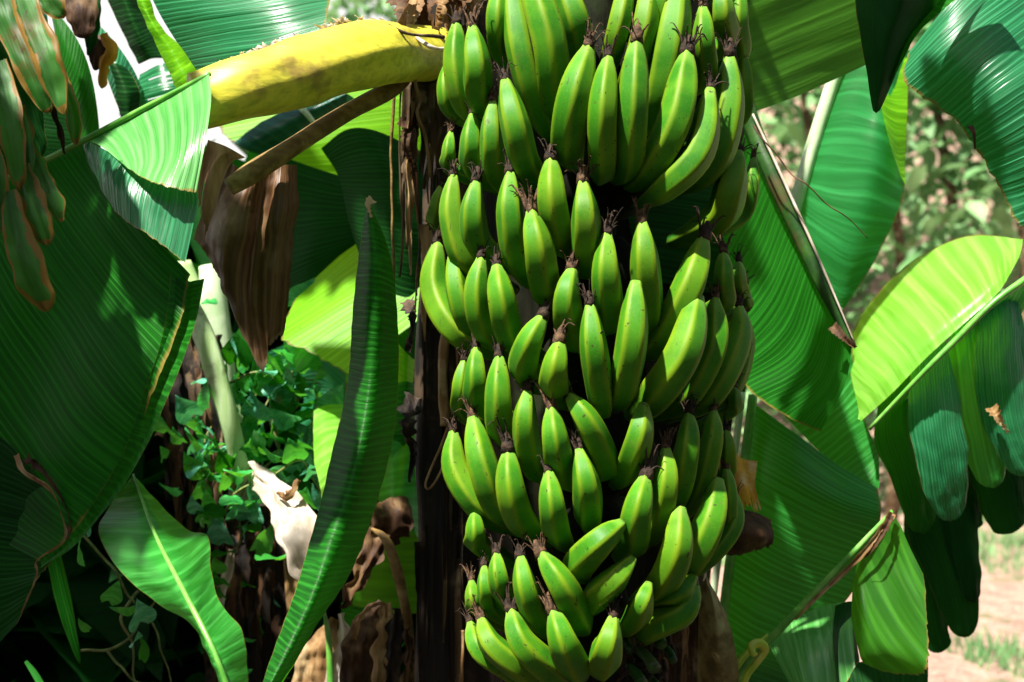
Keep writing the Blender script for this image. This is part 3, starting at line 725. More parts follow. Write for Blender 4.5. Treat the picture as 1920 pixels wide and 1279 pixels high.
# brown dead stalk with its dead leaf
tube('dead_petiole', [(770, 128, 1.98), (735, 165, 1.94), (650, 212, 1.90), (560, 268, 1.86), (470, 325, 1.83), (430, 352, 1.82)], [.012, .013, .012, .0125, .014, .012], M['pbrown'], plant, n=40, segs=14, rough=.15)
dl = patch('dead_leaf', [
    [(398, 268, 1.90), (385, 330, 1.93), (372, 400, 1.93), (362, 448, 1.92)],
    [(430, 300, 1.87), (402, 390, 1.89), (392, 460, 1.90), (402, 498, 1.91)],
    [(470, 330, 1.86), (440, 420, 1.85), (428, 500, 1.87), (436, 566, 1.88)],
    [(500, 330, 1.87), (484, 430, 1.88), (474, 560, 1.88), (486, 690, 1.87)],
    [(530, 310, 1.88), (522, 430, 1.85), (514, 540, 1.86), (508, 650, 1.87)],
    [(556, 310, 1.90), (556, 430, 1.90), (548, 520, 1.89), (530, 622, 1.89)]], M['deadbrown'], plant, nu=60, nv=90, corr=.002, freq=30, wav=.022, rag=.006)
cr_mod = dl.modifiers.new('crumple', 'DISPLACE'); ctex = bpy.data.textures.new('crumple', 'CLOUDS'); ctex.noise_scale = .035; ctex.noise_depth = 3; cr_mod.texture = ctex; cr_mod.strength = .010; cr_mod.texture_coords = 'LOCAL'
tag(dl, 'brown dead leaf hanging from the dry stalk')
patch('dead_leaf', [[(390, 262, 1.88), (376, 320, 1.9), (370, 370, 1.9)], [(425, 275, 1.86), (400, 310, 1.88), (385, 400, 1.9)], [(460, 295, 1.85), (425, 320, 1.87), (398, 470, 1.9)]], M['tan'], plant, corr=.004, wav=.02, rag=.02, tears=4, nv=30)


# ---------------------------------------------------------------- other leaves
G1 = 'banana leaves around the bunch'
def lf(label, blades, ribs=(), name='banana_leaf', cat='leaf', group=G1):
    p0 = blades[0][0][0][0] if isinstance(blades[0], tuple) else (960, 640, 2)
    root = empty(name, W(*p0), label, cat, group)
    for rows, mt, kw in blades: patch(kw.pop('part', 'leaf_blade'), rows, M[mt], root, **kw)
    for pts, r_, mt in ribs: tube('midrib', pts, r_, M[mt], root, n=36, segs=10)
    return root

def lobe(name, pts, wid, mt, parent, bulge=.008, nu=48, nv=18, seed=0, flip=1, blunt=.10, wav=.004, crum=0):
    "one torn segment of a blade: veins run lengthwise, rim all round; pts (x,y,d), widths in photo px"
    C_ = [W(*p) for p in pts]; V, U, Fc = [], [], []
    sd = Vector((seed*1.7, seed*.9, 0))
    for i in range(nu+1):
        f = i/nu; c = cr(C_, f); t = (cr(C_, min(1, f+.02))-cr(C_, max(0, f-.02))).normalized()
        s_ = t.cross(Vector((0, 1, 0))).normalized(); n_ = s_.cross(t)
        wd = cr([float(q) for q in wid], f)/F*c.y
        if f > 1-blunt: wd *= math.sqrt(max(.02, 1-((f-(1-blunt))/blunt)**2))
        for k in range(nv+1):
            a = 2*k/nv-1
            sg = 1 if n_.y < 0 else -1
            p = c+s_*a*wd/2*(1+.08*noise.noise(Vector((f*6, a, seed))))+n_*(crum*(noise.noise(c*26+s_*a*1.2*wd*26+sd)+.5*noise.noise(c*60+s_*a*60*wd+sd)))+s_*crum*1.1*a*noise.noise(Vector((f*6, seed, a)))+n_*sg*flip*(bulge*(1-a*a)*(wd/.06))+n_*(.0009*math.sin(a*26+seed)+wav*noise.noise(c*8+Vector((a*1.5, 0, 0))+sd))
            V.append(p); U.append((max(abs(a)**1.5, f**9), a*wd*1.6+seed))
    for i in range(nu):
        for k in range(nv):
            a = i*(nv+1)+k; Fc.append((a, a+1, a+nv+2, a+nv+1))
    return link(name, mesh(name, V, Fc, U), M[mt], parent)

# right side -----------------------------------------------------
r1 = lf('large olive leaf with dark midrib hanging from the top right behind the bunch', [
    ([[(1404, 214, 2.15), (1510, 174, 2.20), (1628, 120, 2.25)], [(1385, 130, 2.15), (1500, 85, 2.19), (1640, 30, 2.24)], [(1345, 0, 2.13), (1480, -50, 2.17), (1640, -120, 2.22)], [(1300, -140, 2.1), (1450, -190, 2.15), (1630, -250, 2.2)]], 'olive', dict(freq=16, corr=.0016)),
    ([[(1404, 222, 2.13), (1385, 290, 2.18), (1345, 380, 2.2)], [(1450, 330, 2.11), (1412, 420, 2.15), (1350, 520, 2.19)], [(1500, 440, 2.09), (1445, 560, 2.12), (1370, 660, 2.17)], [(1545, 540, 2.07), (1500, 670, 2.10), (1405, 730, 2.14)], [(1575, 605, 2.06), (1550, 720, 2.07), (1480, 782, 2.10)], [(1598, 648, 2.05), (1582, 730, 2.05), (1540, 810, 2.07)]], 'green', dict(freq=22, corr=.0018, wav=.008))],
    [([(1290, -160, 2.1), (1345, 0, 2.13), (1404, 216, 2.13), (1450, 330, 2.10), (1500, 440, 2.08), (1545, 540, 2.06), (1600, 650, 2.04)], [.014, .014, .0135, .013, .012, .010, .005], 'ribdark')])
tube('dry_rim', [(1412, 214, 2.11), (1460, 318, 2.08), (1512, 432, 2.06), (1558, 538, 2.04), (1602, 642, 2.03)], [.0016, .002, .002, .0016, .001], M['pale'], r1, n=40, segs=8, rough=.3)
tube('tendril', [(1412, 236, 2.06), (1440, 270, 2.04), (1478, 322, 2.03), (1512, 345, 2.02), (1545, 380, 2.02), (1580, 402, 2.02), (1600, 415, 2.03), (1628, 446, 2.03)], [.0014, .0012, .001, .0007], M['brown'], r1, n=50, segs=6, wob=.004)
strip('brown_tip', [(1560, 610, 2.03), (1580, 630, 2.02), (1605, 652, 2.02)], .016, .005, M['brown'], r1, seed=3, jag=.6)
r2 = lf('nearly black folded leaf tip pointing straight down at the top right', [
    ([[(1596, -80, 1.78), (1690, -80, 1.70), (1830, -80, 1.80)], [(1606, 10, 1.77), (1690, 0, 1.69), (1768, 0, 1.78)], [(1616, 80, 1.77), (1665, 80, 1.71), (1712, 72, 1.78)], [(1630, 150, 1.76), (1654, 150, 1.73), (1680, 136, 1.77)], [(1641, 212, 1.75), (1642, 212, 1.75), (1644, 212, 1.75)]], 'dark', dict(both=True, freq=9, corr=.0016, shear=.8))])
patch('leaf_edge', [[(1880, -80, 1.74), (1850, -80, 1.77)], [(1790, 0, 1.74), (1768, -5, 1.77)], [(1722, 60, 1.75), (1704, 66, 1.77)], [(1700, 100, 1.75), (1684, 112, 1.77)], [(1672, 150, 1.75), (1668, 158, 1.76)]], M['green'], r2, nu=6, nv=30)
r3 = lf('broad dark green leaf sweeping into the top right corner', [
    ([[(1930, -150, 1.9), (1850, -80, 1.86), (1780, 0, 1.84), (1700, 100, 1.86)], [(1965, -60, 1.88), (1870, 10, 1.82), (1785, 80, 1.80), (1698, 158, 1.83)], [(2010, 40, 1.86), (1930, 110, 1.79), (1850, 170, 1.78), (1786, 222, 1.82)], [(2060, 180, 1.84), (1990, 220, 1.78), (1910, 270, 1.78), (1846, 300, 1.82)], [(2110, 330, 1.83), (2050, 370, 1.78), (1980, 400, 1.78), (1912, 425, 1.80)]], 'blue', dict(freq=20, corr=.0016, wav=.01, rag=.004, nv=80))],
    [([(1900, -200, 1.9), (1965, -60, 1.885), (2010, 40, 1.865), (2060, 180, 1.845), (2120, 350, 1.83)], [.01, .01, .009, .008, .007], 'rib')])
strip('dry_spot', [(1818, 235, 1.785), (1826, 250, 1.78), (1828, 280, 1.785)], .009, .003, M['brown'], r3, seed=2)
lf('two-toned leaf with a broad pale midrib lit through between two dark leaves', [
    ([[(1585, 90, 2.50), (1630, 90, 2.47), (1680, 95, 2.45), (1712, 95, 2.47)], [(1548, 195, 2.50), (1600, 180, 2.46), (1655, 200, 2.42), (1698, 235, 2.46)], [(1512, 320, 2.50), (1570, 325, 2.44), (1640, 330, 2.40), (1697, 362, 2.44)], [(1496, 400, 2.50), (1545, 440, 2.44), (1600, 470, 2.42), (1652, 462, 2.44)], [(1535, 520, 2.48), (1552, 540, 2.46), (1580, 555, 2.45), (1605, 545, 2.45)], [(1560, 560, 2.47), (1568, 570, 2.46), (1575, 575, 2.46), (1582, 578, 2.46)]], 'waxlime', dict(freq=14, corr=.001, wav=.014)),
    ([[(1640, 120, 2.44), (1668, 118, 2.45), (1702, 108, 2.46)], [(1652, 200, 2.41), (1675, 215, 2.42), (1702, 220, 2.43)], [(1675, 290, 2.41), (1688, 310, 2.42), (1700, 310, 2.43)], [(1694, 340, 2.42), (1697, 345, 2.42), (1699, 348, 2.42)]], 'lime', dict(freq=20))],
    [([(1580, 100, 2.49), (1545, 205, 2.49), (1510, 320, 2.49), (1488, 400, 2.49)], [.012, .012, .0125, .012], 'ribpale')])
lf('glowing pale green young leaf curving up at the right', [
    ([[(1614, 790, 2.24), (1613, 788, 2.24), (1612, 786, 2.24), (1611, 784, 2.24)], [(1672, 738, 2.20), (1650, 708, 2.22), (1622, 680, 2.28), (1594, 650, 2.36)], [(1738, 670, 2.18), (1720, 638, 2.20), (1684, 595, 2.28), (1640, 556, 2.40)], [(1815, 600, 2.17), (1800, 572, 2.19), (1765, 530, 2.27), (1722, 480, 2.40)], [(1872, 548, 2.18), (1865, 520, 2.20), (1850, 480, 2.27), (1822, 440, 2.38)], [(1905, 494, 2.22), (1912, 480, 2.24), (1916, 464, 2.27), (1918, 447, 2.32)]], 'glow', dict(freq=10, corr=.0006, wav=.004, nv=70, nu=24, rag=.003))])
r7 = lf('torn leaf with long hanging finger-like segments at the right edge', [
    ([[(1960, 500, 2.29), (1930, 560, 2.31), (1900, 620, 2.33)], [(1900, 532, 2.27), (1870, 580, 2.30), (1850, 640, 2.33)], [(1820, 610, 2.27), (1800, 640, 2.29), (1790, 680, 2.33)], [(1745, 690, 2.29), (1735, 720, 2.31), (1730, 760, 2.33)], [(1680, 770, 2.31), (1685, 790, 2.33), (1690, 810, 2.33)]], 'blue', dict(nu=8))],
    [([(2000, 470, 2.16), (1925, 522, 2.13), (1860, 570, 2.12), (1790, 640, 2.13), (1730, 700, 2.14), (1630, 805, 2.18)], [.006, .0055, .005, .005, .004, .003], 'rib')])
for k, (pts, wd, mt) in enumerate((
    ([(1690, 700, 2.33), (1682, 800, 2.31), (1712, 900, 2.33), (1732, 1000, 2.35)], [44, 86, 78, 46], 'green'),
    ([(1745, 640, 2.27), (1752, 760, 2.23), (1768, 880, 2.23), (1787, 976, 2.25)], [60, 100, 92, 58], 'blue'),
    ([(1812, 590, 2.30), (1822, 700, 2.27), (1842, 820, 2.27), (1866, 914, 2.28)], [50, 90, 82, 54], 'bright'),
    ([(1880, 550, 2.31), (1880, 680, 2.26), (1898, 800, 2.25), (1936, 890, 2.26)], [60, 112, 100, 62], 'blue'),
    ([(1700, 850, 2.41), (1752, 980, 2.39), (1790, 1100, 2.38), (1812, 1195, 2.38)], [80, 104, 84, 50], 'dark'),
    ([(1790, 880, 2.40), (1800, 980, 2.38), (1812, 1060, 2.37), (1825, 1130, 2.37)], [70, 70, 52, 36], 'dark'),
    ([(1850, 840, 2.38), (1868, 900, 2.37), (1884, 960, 2.37), (1896, 1000, 2.37)], [90, 90, 80, 50], 'dark'),
    ([(1810, 850, 2.39), (1818, 920, 2.39), (1826, 960, 2.39), (1830, 992, 2.39)], [40, 40, 34, 20], 'dark'),
    ([(1725, 950, 2.42), (1735, 1080, 2.41), (1750, 1170, 2.41), (1764, 1224, 2.41)], [60, 84, 60, 40], 'dark'),
    ([(1920, 800, 2.39), (1925, 880, 2.39), (1930, 950, 2.39)], [70, 70, 50], 'dark'))):
    lobe('leaf_segment', pts, wd, mt, r7, seed=k, crum=.003)
strip('dry_scar', [(1858, 762, 2.22), (1872, 785, 2.21), (1890, 812, 2.22)], .020, .004, M['tan'], r7, seed=4, jag=1.5, wob=.006)
lf('wide green leaf with a pale midrib at the lower right behind the bunch', [
    ([[(1412, 755, 2.28), (1490, 812, 2.24), (1575, 872, 2.24), (1648, 915, 2.26)], [(1398, 850, 2.28), (1480, 895, 2.22), (1570, 945, 2.20), (1652, 972, 2.22)], [(1384, 950, 2.28), (1460, 1000, 2.24), (1540, 1040, 2.24), (1622, 1066, 2.26)], [(1368, 1060, 2.28), (1430, 1100, 2.25), (1500, 1130, 2.26), (1570, 1150, 2.28)], [(1355, 1180, 2.28), (1400, 1210, 2.26), (1450, 1230, 2.26), (1500, 1250, 2.28)], [(1348, 1310, 2.28), (1390, 1330, 2.28), (1430, 1340, 2.28), (1470, 1350, 2.28)]], 'mid', dict(freq=22, corr=.0012, wav=.014, nv=80)),
    ([[(1452, 760, 2.34), (1520, 740, 2.33), (1596, 640, 2.32)], [(1530, 840, 2.32), (1580, 800, 2.31), (1616, 770, 2.31)], [(1590, 895, 2.30), (1625, 870, 2.30), (1646, 850, 2.30)], [(1640, 950, 2.28), (1646, 930, 2.28), (1652, 905, 2.28)]], 'mid', dict(freq=20, wav=.01))],
    [([(1412, 740, 2.26), (1398, 850, 2.26), (1384, 950, 2.26), (1368, 1060, 2.26), (1354, 1180, 2.26), (1346, 1310, 2.26)], [.0075, .0075, .008, .008, .008, .008], 'rib'),
     ([(1392, 735, 2.28), (1378, 850, 2.28), (1362, 960, 2.28), (1345, 1060, 2.28), (1330, 1180, 2.28)], [.006, .006, .006, .006, .006], 'ribpale')])
r9 = lf('olive green leaf hanging below a diagonal pale stalk at the lower right', [
    ([[(1672, 960, 2.02), (1690, 990, 2.015), (1708, 1030, 2.01), (1732, 1080, 2.0)], [(1640, 1005, 2.03), (1670, 1060, 2.02), (1700, 1120, 2.0), (1738, 1180, 1.98)], [(1612, 1045, 2.04), (1640, 1120, 2.02), (1680, 1190, 2.0), (1736, 1256, 1.97)], [(1600, 1090, 2.05), (1620, 1160, 2.01), (1650, 1220, 2.0), (1700, 1264, 2.02)], [(1596, 1150, 2.06), (1604, 1200, 2.03), (1612, 1232, 2.02), (1620, 1246, 2.03)]], 'olive2', dict(freq=26, corr=.0014, wav=.012, rag=.006, nv=80)),
    ], [([(1340, 1330, 2.08), (1400, 1245, 2.06), (1450, 1192, 2.05), (1560, 1078, 2.03), (1674, 958, 2.02)], [.007, .0065, .006, .005, .003], 'rib')])
strip('dry_margin', [(1674, 962, 2.01), (1640, 1012, 2.01), (1590, 1066, 2.02), (1530, 1122, 2.03), (1490, 1162, 2.04)], .011, .004, M['tan'], r9, seed=7, jag=.6, n=40, wob=.002)
strip('brown_margin', [(1672, 966, 2.005), (1662, 990, 2.0), (1640, 1024, 2.0), (1622, 1046, 2.01)], .009, .003, M['brown'], r9, seed=8, jag=.8, n=20, wob=.002)
lf('pale shiny curled leaf at the bottom right below the diagonal stalk', [
    ([[(1608, 1126, 2.12), (1598, 1180, 2.06), (1604, 1250, 2.02)], [(1545, 1136, 2.14), (1556, 1200, 2.04), (1572, 1300, 2.0)], [(1485, 1164, 2.14), (1500, 1220, 2.04), (1520, 1310, 2.0)], [(1438, 1202, 2.14), (1458, 1240, 2.06), (1490, 1300, 2.02)]], 'sheenpale', dict(freq=14, wav=.006)),
    ([[(1612, 1130, 2.10), (1606, 1180, 2.08), (1612, 1240, 2.06)], [(1590, 1128, 2.10), (1580, 1190, 2.05), (1590, 1262, 2.04)], [(1566, 1136, 2.11), (1562, 1200, 2.02), (1572, 1290, 1.99)]], 'dark', dict(freq=14))])
lf('dark leaf filling the bottom edge below the pale curled leaf', [
    ([[(1380, 1230, 2.3), (1400, 1280, 2.28), (1420, 1340, 2.26)], [(1500, 1240, 2.3), (1510, 1290, 2.28), (1520, 1340, 2.26)], [(1620, 1240, 2.3), (1630, 1290, 2.28), (1640, 1340, 2.26)], [(1738, 1200, 2.3), (1740, 1260, 2.28), (1736, 1340, 2.26)]], 'dark', {})])
sh = empty('young_shoot', W(1405, 1290, 1.98), 'small curled yellow-green shoot at the bottom right of the bunch', 'shoot')
tube('curled_tip', [(1385, 1310, 1.98), (1400, 1268, 1.98), (1420, 1240, 1.98), (1434, 1218, 1.98), (1424, 1206, 1.97), (1410, 1212, 1.965), (1412, 1226, 1.96), (1420, 1226, 1.96)], [.006, .005, .0055, .0065, .0065, .006, .004, .002], M['shoot'], sh, n=50, segs=12)
tube('stem', [(1340, 1330, 1.99), (1370, 1270, 2.0), (1394, 1232, 2.01), (1440, 1190, 2.02)], [.004, .005, .005, .002], M['shoot'], sh, n=24, segs=8)
dr = empty('dead_leaf', W(1400, 950, 2.1), 'torn orange and brown dead leaf scrap right of the bunch', 'dead leaf')
patch('orange_piece', [[(1350, 800, 2.16), (1350, 900, 2.12), (1350, 960, 2.12)], [(1385, 855, 2.16), (1390, 900, 2.12), (1395, 950, 2.12)], [(1420, 865, 2.16), (1418, 910, 2.13), (1428, 958, 2.13)]], M['orange'], dr, nu=20, nv=30, wav=.014, rag=.02, tears=4, tdep=.3)
patch('brown_piece', [[(1340, 960, 2.12), (1345, 1000, 2.08), (1350, 1045, 2.1)], [(1385, 955, 2.12), (1390, 1000, 2.07), (1390, 1035, 2.1)], [(1420, 962, 2.12), (1425, 1000, 2.08), (1420, 1026, 2.1)], [(1446, 975, 2.13), (1448, 1000, 2.1), (1446, 1022, 2.1)]], M['brown'], dr, nu=14, nv=24, wav=.02, corr=.003, rag=.01)
st2 = empty('cut_stem', W(1275, 1400, 2.04), 'brown fibrous dead stem below the right side of the bunch', 'stem')
tube('stem_core', [(1284, 1040, 2.06), (1276, 1100, 2.05), (1268, 1200, 2.05), (1262, 1400, 2.05), (1250, 2600, 2.05)], [.016, .027, .040, .046, .06], M['fibre'], st2, n=40, segs=24, rough=.2, ring=lobes)
for k in range(6):
    x0 = 1250+k*11
    strip('fibre_strip', [(x0+8, 1090+7*(k % 3), 2.01), (x0+4, 1160, 2.0), (x0, 1230, 2.005), (x0-3, 1310, 2.0)], .012, .008, M[('tan', 'brown', 'fibre')[k % 3]], st2, seed=60+k, jag=.6, twist=.4)
dt = empty('dead_leaf', W(1340, 1300, 1.98), 'upright tan dried leaf with a dark fold right of the brown stem', 'dead leaf')
patch('leaf_blade', [[(1318, 1075, 2.0), (1319, 1076, 2.0), (1321, 1078, 2.0)], [(1312, 1110, 2.0), (1330, 1105, 1.96), (1345, 1115, 1.98)], [(1310, 1160, 2.0), (1340, 1155, 1.95), (1366, 1160, 1.98)], [(1308, 1220, 2.0), (1345, 1220, 1.95), (1380, 1225, 1.98)], [(1308, 1310, 2.0), (1345, 1310, 1.95), (1388, 1310, 1.98)]], M['tan2'], dt, nu=16, nv=40, corr=.001, wav=.008)
patch('folded_edge', [[(1330, 1215, 1.945), (1345, 1230, 1.94)], [(1345, 1250, 1.94), (1362, 1262, 1.935)], [(1362, 1290, 1.94), (1382, 1300, 1.935)]], M['tan2'], dt, nu=8, nv=16)
strip('curled_tip', [(1300, 1052, 2.0), (1312, 1068, 1.98), (1326, 1058, 1.99), (1316, 1090, 1.98)], .016, .01, M['pale'], dt, seed=4, jag=1, twist=2)
lf('shaded green leaf seen through the gap between the upper bananas', [
    ([[(1150, 300, 2.3), (1250, 290, 2.32), (1400, 300, 2.3)], [(1170, 350, 2.28), (1260, 350, 2.3), (1400, 370, 2.28)], [(1180, 420, 2.28), (1260, 430, 2.3), (1400, 460, 2.28)], [(1200, 520, 2.3), (1280, 540, 2.3), (1400, 560, 2.3)]], 'dark', {}),
    ([[(1160, 320, 2.22), (1185, 330, 2.2), (1215, 345, 2.2)], [(1160, 350, 2.22), (1190, 358, 2.2), (1240, 365, 2.2)], [(1165, 372, 2.22), (1200, 380, 2.2), (1240, 385, 2.2)]], 'blue', {})])
lf('tall near-black sheet standing in for the shade directly behind the bunch', [
    ([[(900, -120, 2.35), (1130, -120, 2.28), (1420, -120, 2.35)], [(890, 150, 2.35), (1130, 150, 2.28), (1400, 200, 2.35)], [(890, 550, 2.35), (1130, 550, 2.28), (1390, 560, 2.35)], [(880, 1000, 2.35), (1120, 1000, 2.28), (1350, 950, 2.35)], [(900, 1350, 2.35), (1100, 1350, 2.28), (1290, 1350, 2.35)]], 'core', dict(both=True, nu=30, nv=80, wav=.02))], name='dead_leaf', cat='dead leaf', group=None)  # added sheet, coloured near-black to give the shade seen between the fruits

# left side ------------------------------------------------------
lf('dark leaf behind the hanging brown-edged strips at the left edge', [
    ([[(-60, 100, 2.4), (40, 90, 2.38), (130, 140, 2.4)], [(-60, 220, 2.38), (60, 220, 2.35), (166, 240, 2.38)], [(-60, 340, 2.38), (60, 350, 2.36), (172, 330, 2.38)]], 'dark', dict(freq=14))])
r = lf('shiny ribbed leaf crossing the top above the yellow stalk', [
    ([[(258, -70, 2.06), (380, -90, 2.04), (500, -100, 2.04), (640, -100, 2.06)], [(292, 12, 2.05), (400, -2, 2.0), (510, -14, 1.98), (625, -30, 2.0)], [(332, 80, 2.05), (430, 60, 1.98), (520, 48, 1.95), (614, 28, 1.96)], [(376, 142, 2.04), (440, 136, 1.96), (520, 118, 1.93), (600, 88, 1.93)]], 'blue', dict(freq=24, corr=.002, nv=40))])
lf('bright yellow-green leaf strip lit through at the top left', [
    ([[(245, -60, 2.0), (256, -60, 1.99), (268, -60, 2.0)], [(256, 0, 2.0), (266, 0, 1.99), (282, 0, 2.0)], [(276, 50, 2.0), (288, 48, 1.985), (300, 46, 2.0)], [(300, 100, 2.0), (318, 92, 1.985), (338, 86, 2.0)], [(325, 155, 2.0), (345, 145, 1.98), (366, 128, 2.0)], [(340, 190, 2.0), (360, 185, 1.985), (384, 175, 2.0)]], 'lime', dict(both=True, nu=10))])
lf('pale bluish leaf with dark gaps behind the folded leaf at the top left', [
    ([[(262, 140, 2.3), (300, 120, 2.28), (350, 110, 2.3)], [(256, 175, 2.28), (310, 160, 2.26), (370, 150, 2.28)], [(262, 205, 2.28), (320, 190, 2.26), (380, 180, 2.28)]], 'blue', dict(tears=6, tdep=.9, nv=30))])
lf('green leaf curving down at the top left in front of the sky gap', [
    ([[(70, -20, 2.2), (90, 20, 2.2), (100, 60, 2.2)], [(105, 20, 2.18), (108, 65, 2.17), (104, 115, 2.18)], [(145, 75, 2.17), (135, 120, 2.16), (118, 160, 2.18)], [(168, 130, 2.17), (158, 180, 2.16), (140, 220, 2.18)], [(182, 200, 2.17), (170, 250, 2.17), (158, 290, 2.18)], [(190, 290, 2.17), (180, 310, 2.17), (170, 330, 2.18)]], 'green', dict(freq=12))])
lf('green leaf with a pale sunlit border pointing down at the top left', [
    ([[(180, 40, 2.3), (178, 80, 2.27), (176, 110, 2.28)], [(220, 85, 2.28), (212, 120, 2.25), (202, 150, 2.26)], [(250, 130, 2.27), (236, 160, 2.24), (215, 190, 2.26)], [(268, 170, 2.27), (252, 200, 2.25), (232, 235, 2.26)]], 'blue', dict(freq=12)),
    ([[(200, 110, 2.26), (215, 120, 2.24), (235, 130, 2.26)], [(212, 160, 2.26), (232, 165, 2.23), (258, 165, 2.25)], [(225, 215, 2.26), (240, 215, 2.23), (260, 205, 2.25)], [(235, 240, 2.26), (245, 238, 2.24), (255, 225, 2.25)]], 'dark', {})])
lf('dark broad leaf slanting from the top edge between two sky gaps', [
    ([[(180, -60, 2.4), (215, -70, 2.37), (262, -60, 2.4)], [(205, 10, 2.4), (235, 5, 2.36), (268, 10, 2.4)], [(240, 80, 2.4), (262, 70, 2.36), (285, 60, 2.4)], [(262, 120, 2.4), (285, 110, 2.37), (310, 110, 2.4)]], 'dark', dict(both=True, nu=12))])
tl = empty('banana_leaf', W(150, -40, 2.1), 'brown torn leaf end with a crumpled yellow scrap at the top left', 'leaf', G1)
for k, (pts, wd, mt) in enumerate((([(70, -40, 2.0), (90, -5, 1.99), (118, 34, 1.99)], [60, 56, 26], 'torn'), ([(140, -40, 2.08), (152, 20, 2.06), (160, 72, 2.06)], [70, 64, 30], 'brown'), ([(186, -40, 2.1), (176, 40, 2.1), (166, 105, 2.1)], [24, 24, 18], 'dark'),
    ([(194, 64, 2.1), (208, 96, 2.09), (194, 126, 2.1), (190, 166, 2.1)], [16, 26, 22, 12], 'orange'), ([(184, 66, 2.12), (182, 96, 2.11), (176, 132, 2.12)], [22, 34, 16], 'brown'), ([(50, -40, 2.1), (74, 50, 2.09), (100, 128, 2.1)], [40, 36, 16], 'teal'))):
    lobe('leaf_segment', pts, wd, mt, tl, seed=30+k, crum=.005)
sl = empty('banana_leaf', W(20, -60, 1.6), 'shredded leaf with brown-edged strips hanging at the left edge', 'leaf', G1)
for k, (pts, wd, mt) in enumerate((
    ([(-20, -60, 1.62), (10, 20, 1.60), (50, 120, 1.58), (92, 212, 1.58)], [50, 56, 52, 34], 'torn'), ([(30, -60, 1.60), (52, 20, 1.58), (88, 110, 1.56), (120, 214, 1.56)], [50, 54, 56, 36], 'torn'),
    ([(100, 90, 1.66), (118, 150, 1.65), (136, 210, 1.64), (144, 272, 1.64)], [14, 22, 30, 26], 'torn'), ([(-10, 120, 1.58), (10, 190, 1.56), (26, 270, 1.55), (38, 356, 1.55)], [50, 56, 50, 24], 'torn'),
    ([(38, 200, 1.60), (50, 260, 1.59), (54, 310, 1.58), (56, 350, 1.58)], [24, 30, 26, 14], 'torn'), ([(56, 270, 1.59), (76, 320, 1.58), (100, 370, 1.57), (118, 416, 1.57)], [18, 30, 32, 22], 'torn'),
    ([(40, 310, 1.57), (55, 360, 1.56), (74, 410, 1.55), (90, 460, 1.55)], [30, 46, 46, 26], 'torn'), ([(18, 360, 1.55), (30, 430, 1.54), (56, 510, 1.53), (88, 584, 1.53)], [30, 56, 66, 40], 'torn'),
    ([(-20, 260, 1.56), (-5, 330, 1.55), (2, 390, 1.55), (4, 434, 1.55)], [30, 40, 30, 16], 'torn'), ([(0, 20, 1.66), (20, 140, 1.66), (50, 230, 1.66), (70, 300, 1.66)], [90, 90, 70, 40], 'dark'), ([(60, 120, 1.64), (90, 190, 1.64), (112, 240, 1.64), (122, 290, 1.64)], [16, 14, 12, 8], 'brown'))):
    lobe('leaf_strip', pts, wd, mt, sl, seed=k, blunt=.16, crum=.003)
lf('sunlit lime green leaf behind the dead brown leaf', [
    ([[(810, 580, 2.30), (730, 640, 2.28), (652, 702, 2.26)], [(800, 520, 2.33), (690, 590, 2.31), (582, 662, 2.29)], [(790, 460, 2.37), (668, 545, 2.35), (528, 634, 2.33)], [(780, 400, 2.42), (670, 470, 2.42), (546, 574, 2.40)], [(775, 360, 2.48), (690, 430, 2.46), (560, 545, 2.44)]], 'lime', dict(freq=18, nv=30, rag=.006))])
lf('sunlit lime green leaf below the yellow stalk', [
    ([[(800, 120, 2.62), (600, 165, 2.6), (400, 215, 2.6)], [(795, 200, 2.60), (600, 225, 2.57), (430, 262, 2.56)], [(790, 260, 2.60), (650, 280, 2.56), (520, 290, 2.55)], [(780, 330, 2.60), (690, 335, 2.58), (610, 335, 2.56)]], 'lime', dict(freq=16, rag=.004))])
lf('dark bluish leaf with a white rib between the yellow and the brown stalk', [
    ([[(440, 268, 2.5), (460, 280, 2.48), (490, 290, 2.5)], [(490, 232, 2.5), (520, 245, 2.47), (550, 262, 2.5)], [(560, 196, 2.5), (590, 205, 2.47), (610, 225, 2.5)], [(630, 165, 2.5), (650, 175, 2.48), (670, 190, 2.5)]], 'teal', dict(both=True))],
    [([(556, 196, 2.47), (572, 210, 2.45), (590, 232, 2.46)], [.005, .005, .004], 'ribpale')])
lf('dark shaded leaf hanging beside the stem under the lime leaf', [
    ([[(602, 278, 2.38), (650, 243, 2.34), (705, 246, 2.32), (800, 290, 2.34)], [(636, 335, 2.38), (690, 335, 2.33), (740, 335, 2.30), (800, 350, 2.32)], [(655, 420, 2.38), (700, 430, 2.33), (750, 440, 2.30), (800, 450, 2.32)], [(690, 520, 2.38), (720, 540, 2.34), (760, 560, 2.32), (795, 570, 2.33)], [(735, 620, 2.36), (750, 650, 2.34), (770, 670, 2.33), (790, 680, 2.33)]], 'dark', dict(freq=14))])
lf('nearly black leaf between the dead brown leaf and the rolled leaf', [
    ([[(520, 290, 2.5), (600, 318, 2.47), (690, 345, 2.45)], [(540, 400, 2.5), (610, 400, 2.46), (700, 400, 2.44)], [(535, 500, 2.5), (600, 475, 2.46), (700, 440, 2.44)], [(540, 572, 2.5), (590, 530, 2.47), (690, 452, 2.45)]], 'dark', dict(freq=18))])
